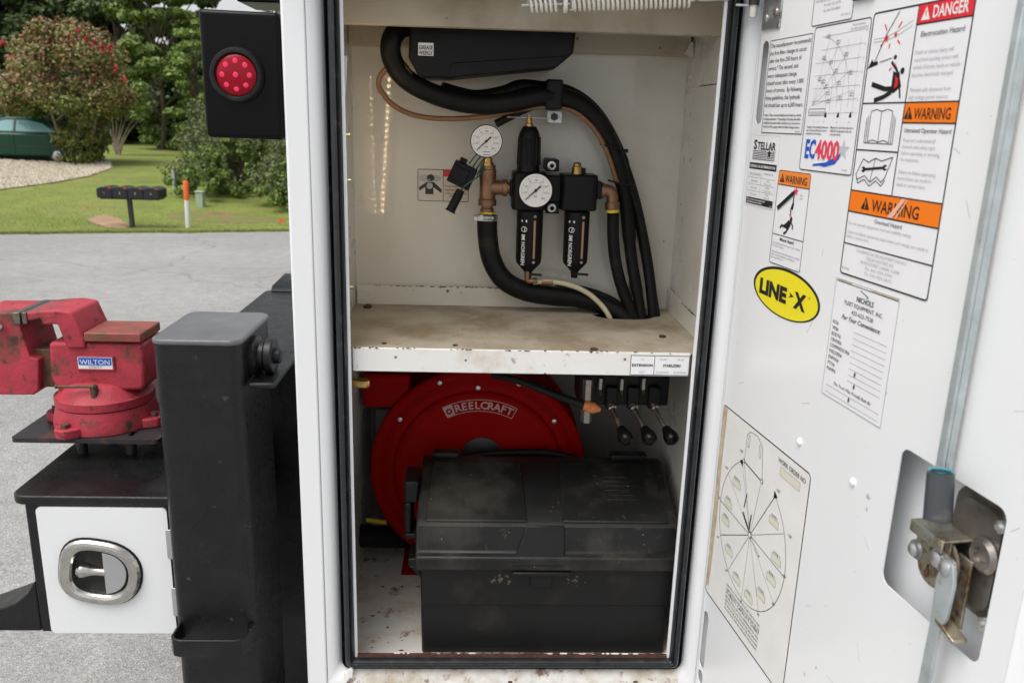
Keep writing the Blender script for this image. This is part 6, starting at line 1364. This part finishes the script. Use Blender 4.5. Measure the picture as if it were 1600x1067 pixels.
# large cedar-like bush behind the marker post
def cedar(label, px, Y, top_py, wpx, base_py, n, lm):
    top = at(px, top_py, Y); zb = gz(top.x, Y); H = top.z - zb; W = wpx * mpp(px, top_py, Y) / 2
    t = thing('juniper_bush', label, 'bush', (top.x, Y, zb), 'junipers by the drive'); cs, cr = [], []
    b = MB(); b.tube([(top.x, Y, zb - .05), (top.x + .05, Y, zb + H * .5), (top.x, Y, zb + H * .92)], [.09, .07, .03], 8, 4)
    for i in range(130):
        h = rng.uniform(.02, 1); a = rng.uniform(0, 2 * math.pi); r = W * (1 - h ** 1.8 * .82) * rng.uniform(.35, 1.0)
        c = Vector((top.x + r * math.cos(a), Y + r * math.sin(a), zb + H * h * .95 + .06)); cs.append(c); cr.append(rng.uniform(.10, .24))
        if i % 4 == 0: b.tube([(top.x, Y, zb + H * h * .7), c], [.02, .008], 5, 3)
    b.build('trunk', 'bark', t)
    C = np.array(cs); np_mesh('foliage', leaves(cs, cr, int(n * 1.6), .036, .75, 2.6, .6), 4, lm, parent=t)
    # feathery shoots
    sh = []
    for i in range(380):
        c = np.array(cs[rng.integers(0, len(cs))]); d = np.array([c[0] - top.x, c[1] - Y, 0]); d = d / (np.linalg.norm(d) + 1e-6); d = d * rng.uniform(.3, 1) + np.array([0, 0, rng.uniform(.5, 1.1)])
        for s in np.linspace(0, .42, 6): sh.append(c + d * s)
    np_mesh('shoots', leaves(sh, .035, 12000, .034, 1, 2.4, .4), 4, 'leaf_cedar', parent=t)
cedar('large juniper bush standing behind the white marker post', 372, 19.5, 205, 215, 345, 24000, 'leaf_light')
cedar('feathery grey green juniper just left of the truck pillar', 335, 21.5, 178, 120, 330, 14000, 'leaf_cedar')
cedar('juniper bush beside the pillar edge, low at the right', 470, 18.0, 240, 150, 350, 14000, 'leaf_light')
# mulch and clay strip at its foot
def patch(name, pts, material, lift=.02, kind='structure'):
    P = [on_ground(x, y, 13.3, 60) for x, y in pts]; c = sum(P, Vector()) / len(P); vs = [(c.x, c.y, gz(c.x, c.y) + lift + .03)]
    for p in P: vs.append((p.x, p.y, gz(p.x, p.y) + lift))
    n = len(P); mid = [tuple((Vector(vs[0]) * .5 + Vector(v) * .5)[:2]) for v in vs[1:]]
    b = MB(); mv = [(m[0], m[1], gz(m[0], m[1]) + lift + .02) for m in mid]
    b.add([vs[0]] + mv + vs[1:], [(0, 1 + i, 1 + (i + 1) % n) for i in range(n)] + [(1 + i, 1 + n + i, 1 + n + (i + 1) % n, 1 + (i + 1) % n) for i in range(n)])
    return b.build(name, material, kind=kind, angle=80)
patch('clay_strip', [(262, 335), (300, 330), (350, 332), (400, 338), (445, 342), (447, 352), (400, 352), (340, 350), (290, 346), (262, 343)], 'red_clay', .015)
patch('dirt_path', [(135, 344), (165, 336), (186, 343), (205, 354), (196, 359), (168, 358), (150, 352)], 'clay', .02)
# pebble bed beneath car and myrtle
bed = [(-160, 262), (-60, 252), (60, 252), (150, 246), (172, 254), (175, 264), (140, 277), (80, 288), (0, 299), (-90, 312), (-160, 318)]
patch('pebble_bed', bed, 'pebble_base', .03)
pb = []
V = []
bp = [on_ground(x, y, 13.3, 60) for x, y in bed]
def inside(x, y):
    c = False; n = len(bp); j = n - 1
    for i in range(n):
        if ((bp[i].y > y) != (bp[j].y > y)) and x < (bp[j].x - bp[i].x) * (y - bp[i].y) / (bp[j].y - bp[i].y) + bp[i].x: c = not c
        j = i
    return c
x0_, x1_ = min(p.x for p in bp), max(p.x for p in bp); y0_, y1_ = min(p.y for p in bp), max(p.y for p in bp)
mbp = MB(); oct_v = [(1, 0, 0), (-1, 0, 0), (0, 1, 0), (0, -1, 0), (0, 0, 1)]; oct_f = [(0, 2, 4), (2, 1, 4), (1, 3, 4), (3, 0, 4)]
cnt = 0
while cnt < 9000:
    x, y = rng.uniform(max(x0_, -17), x1_), rng.uniform(y0_, y1_)
    if not inside(x, y): continue
    s = rng.uniform(.025, .075); a = rng.uniform(0, 6.28); z = gz(x, y) + .035
    mbp.add([(x + s * (v[0] * math.cos(a) - v[1] * math.sin(a)), y + s * (v[0] * math.sin(a) + v[1] * math.cos(a)), z + s * .8 * v[2]) for v in oct_v], oct_f); cnt += 1
o = mbp.build('pebbles', 'pebble', kind='stuff', smooth=False); o['label'] = 'tan pebbles covering the bed by the parked car'; o['category'] = 'pebbles'

# four mailboxes on one post
MY = 14.45; mbx = at(201, 357, MY); zg = gz(mbx.x, MY)
mt = thing('mailbox_stand', 'four black mailboxes in a row on one dark post at the roadside', 'mailboxes', (mbx.x, MY, zg))
pm('mail_black', (0.012, 0.012, 0.014), 0.35); pm('mail_flag', (0.65, 0.03, 0.02), 0.5); pm('post_grey', (0.035, 0.04, 0.045), 0.5)
b = MB(); a1 = at(202, 310, MY); b.prism(Frame((0, MY + .045, 0), (1, 0, 0), (0, 0, 1)), [(mbx.x + .045, zg - .1), (mbx.x + .115, zg - .1), (a1.x + .035, a1.z), (a1.x - .035, a1.z)], 0, .09); b.build('post', 'post_grey', mt, bevel=.004)
xl, xr = at(151, 302, MY - .2).x, at(248, 302, MY - .2).x; zt_, zb_2 = at(200, 293, MY - .2).z, at(200, 310, MY - .2).z
b = MB(); b.box((xl + .03, MY - .16, zb_2 - .03), (xr - .03, MY + .16, zb_2 - .004)); b.build('support_board', 'mail_black', mt, bevel=.004)
wb = (xr - xl) / 4
for k in range(4):
    xa, xb_ = xl + wb * k + .006, xl + wb * (k + 1) - .006
    b = MB(); zz0, zz1 = zb_2, zt_; w2 = (xb_ - xa) / 2; cxm = (xa + xb_) / 2
    prof = [(xa, zz0), (xb_, zz0), (xb_, zz1 - .05)] + [(cxm + w2 * math.cos(R_(a)), zz1 - .05 + .05 * math.sin(R_(a))) for a in range(15, 180, 15)] + [(xa, zz1 - .05)]
    b.prism(Frame((0, MY + .22, 0), (1, 0, 0), (0, 0, 1)), prof, 0, .44); bx_ = b.build('mailbox', 'mail_black', mt, bevel=.004)
    b = MB(); b.box((xb_ - .045, MY - .235, zz1 - .03), (xb_ - .012, MY - .226, zz1 + .004)); b.build('flag', 'mail_flag', bx_)
    b = MB(); put_text(b, Frame((0, MY - .2235, 0), (1, 0, 0), (0, 0, 1)), '234'[k - 1] if k else '1', cxm, zz0 + .07, .06, 'CENTER', off=.002); b.build('number', 'ink_silver', bx_, smooth=False)

# marker post, pedestal, green box, orange flag
MY2 = 14.6; p = at(294, 357, MY2); zg = gz(p.x, MY2); tp = at(290, 282, MY2); ml = thing('marker_post', 'white marker post with an orange top at the roadside', 'marker post', (p.x, MY2, zg))
pm('post_white', (0.75, 0.75, 0.74), 0.5); pm('post_orange', (0.80, 0.13, 0.015), 0.5); pm('pedestal_grey', (0.42, 0.46, 0.42), 0.6, var=.1); pm('box_green', (0.36, 0.43, 0.34), 0.6, var=.1)
sp_ = Vector((p.x, MY2, zg - .05)); ep = Vector((tp.x, MY2, tp.z)); mid = sp_.lerp(ep, .61)
b = MB(); b.cyl(sp_, mid, .046, seg=16); b.build('shaft', 'post_white', ml); b = MB(); b.lathe(mid, ep - mid, [(.049, 0), (.049, (ep - mid).length - .03), (.04, (ep - mid).length - .008), (0, (ep - mid).length)], 16); b.build('cap', 'post_orange', ml)
def stand(name, label, px, ytop, ybot, wpx, Y, mat_, cat, depth):
    p0, p1 = at(px - wpx / 2, ytop, Y), at(px + wpx / 2, ybot, Y); z = gz(p0.x, Y); t = thing(name, label, cat, ((p0.x + p1.x) / 2, Y, z))
    b = MB(); b.box((p0.x, Y, z - .02), (p1.x, Y + depth, p0.z - .03)); b.build('housing', mat_, t, bevel=.015); b = MB(); b.box((p0.x - .015, Y - .015, p0.z - .029), (p1.x + .015, Y + depth + .015, p0.z)); b.build('lid', mat_, t, bevel=.012)
stand('cable_pedestal', 'slim grey utility pedestal on the lawn left of the juniper', 271, 262, 305, 8, on_ground(271, 307, 13.3).y, 'pedestal_grey', 'pedestal', .13)
stand('utility_box', 'low pale green utility box right of the marker post', 311, 299, 324, 13, on_ground(311, 325, 13.3).y, 'box_green', 'utility box', .18)
p = at(437, 347, 15.2); zg = gz(p.x, 15.2); t = thing('marker_flag', 'tiny orange ground flag beside the truck pillar', 'flag', (p.x, 15.2, zg)); b = MB(); b.cyl((p.x, 15.2, zg - .02), (p.x, 15.2, zg + .16), .004, seg=6); b.build('wire', 'post_grey', t); b = MB(); b.prism(facing(15.2), [(p.x, zg + .07), (p.x + .07, zg + .075), (p.x + .09, zg + .12), (p.x + .06, zg + .16), (p.x, zg + .16)], .004, .008); b.build('pennant', 'post_orange', t)
# small pale lantern at the pebble bed
p = on_ground(140, 248, 20, 40); t = thing('garden_light', 'small pale garden lantern at the end of the pebble bed', 'lantern', p)
b = MB(); b.lathe(p, (0, 0, 1), [(.09, 0), (.07, .06), (.03, .10), (.03, .2), (.12, .22), (.12, .34)], 14); b.build('stand', 'post_grey', t); b = MB(); b.lathe(p + Vector((0, 0, .35)), (0, 0, 1), [(.13, 0), (.12, .06), (.03, .2), (0, .22)], 14); b.build('hood', 'pedestal_grey', t)

# parked green car, seen from its side, nose to the right
pm('car_green', (0.006, 0.050, 0.026), 0.25, coat=0.25, spec=0.25); pm('car_glass', (0.16, 0.34, 0.35), 0.08, spec=.8); pm('car_trim', (0.02, 0.02, 0.02), 0.5); pm('car_roof_glint', (0.10, 0.16, 0.30), 0.15, coat=1)
CYr = 25.6; cp = at(28, 257, CYr); zc = gz(cp.x, CYr); car = thing('parked_car', 'dark green parked car half hidden behind the crape myrtle', 'car', (cp.x, CYr + .85, zc))
ox = at(72, 230, CYr).x - 2.98           # rear of the car; nose reaches a little past the leaves
sl = [(0.0, .42), (0.02, .72), (.12, .90), (.75, .96), (1.35, 1.33), (1.75, 1.42), (2.45, 1.42), (2.95, 1.30), (3.62, .95), (4.45, .82), (4.62, .62), (4.62, .35), (4.4, .24), (.2, .24)]
YN, YFa = CYr, CYr + 1.72
def carpts(pts): return [(ox + x, zc + z) for x, z in pts]
low = [(0.0, .42), (0.02, .72), (.12, .90), (.75, .955), (3.55, .95), (3.95, .84), (4.08, .62), (4.08, .35), (3.9, .24), (.2, .24)]
zc -= .06; b = MB(); b.box((ox + .25, YN + .06, zc + .02), (ox + 3.88, YFa - .06, zc + .26)); b.build('underbody_shadow', 'void_black', car); b = MB(); b.prism(facing(YFa), carpts(low), 0, 1.72); body = b.build('body', 'car_green', car, bevel=.07, bseg=4)  # black box is both the car's underside and its painted shadow
b = MB(); cab = [(.78, .94), (1.38, 1.34), (1.75, 1.43), (2.45, 1.43), (2.95, 1.31), (3.58, .94)]
n_ = len(cab); vs = [Vector((ox + x, YN + .06 + (z - .94) * .42, zc + z)) for x, z in cab] + [Vector((ox + x, YFa - .06 - (z - .94) * .42, zc + z)) for x, z in cab]
b.add(vs, [tuple(range(n_)), tuple(range(2 * n_ - 1, n_ - 1, -1))] + [(i, n_ + i, n_ + (i + 1) % n_, (i + 1) % n_) for i in range(n_)]); b.build('cabin', 'car_green', car, bevel=.03, bseg=3)
sidef = Frame((0, YN + .055, zc + .94), (1, 0, 0), (0, .387, .922))
for pts in ([(1.12, .06), (1.50, .36), (1.72, .42), (1.98, .43), (1.98, .06)], [(2.06, .06), (2.06, .43), (2.42, .43), (2.85, .33), (3.28, .06)]):
    b = MB(); b.prism(sidef, [(ox + x, y) for x, y in pts], .003, .010); b.build('side_window', 'car_glass', car, bevel=.003)
b = MB(); b.prism(sidef, [(ox + 1.985, .04), (ox + 2.055, .04), (ox + 2.055, .45), (ox + 1.985, .45)], .004, .012); b.build('door_pillar', 'car_trim', car)
for xw in (.80, 3.30):
    b = MB(); b.lathe((ox + xw, YN + .01, zc + .30), (0, 1, 0), [(.20, -.004), (.29, -.004), (.30, .02), (.30, .18), (.2, .2)], 28); wh = b.build('tyre', 'rubber', car); b = MB(); b.lathe((ox + xw, YN + .012, zc + .30), (0, -1, 0), [(.19, 0), (.15, .01), (.05, .02), (0, .02)], 20); b.build('rim', 'zinc', wh)
b = MB(); b.box((ox + .1, YN - .008, zc + .52), (ox + 3.98, YN + .0, zc + .56)); b.build('rub_strip', 'car_trim', car)
for s in (2.02, 3.08):
    b = MB(); b.box((ox + s, YN - .004, zc + .30), (ox + s + .012, YN + .0, zc + .93)); b.build('door_gap', 'void_black', car)
b = MB(); b.box((ox + 3.96, YN + .1, zc + .62), (ox + 4.07, YN + .45, zc + .74)); b.build('headlight', 'car_glass', car, bevel=.02); b = MB(); b.box((ox + 3.96, YFa - .45, zc + .62), (ox + 4.07, YFa - .1, zc + .74)); b.build('headlight', 'car_glass', car, bevel=.02)
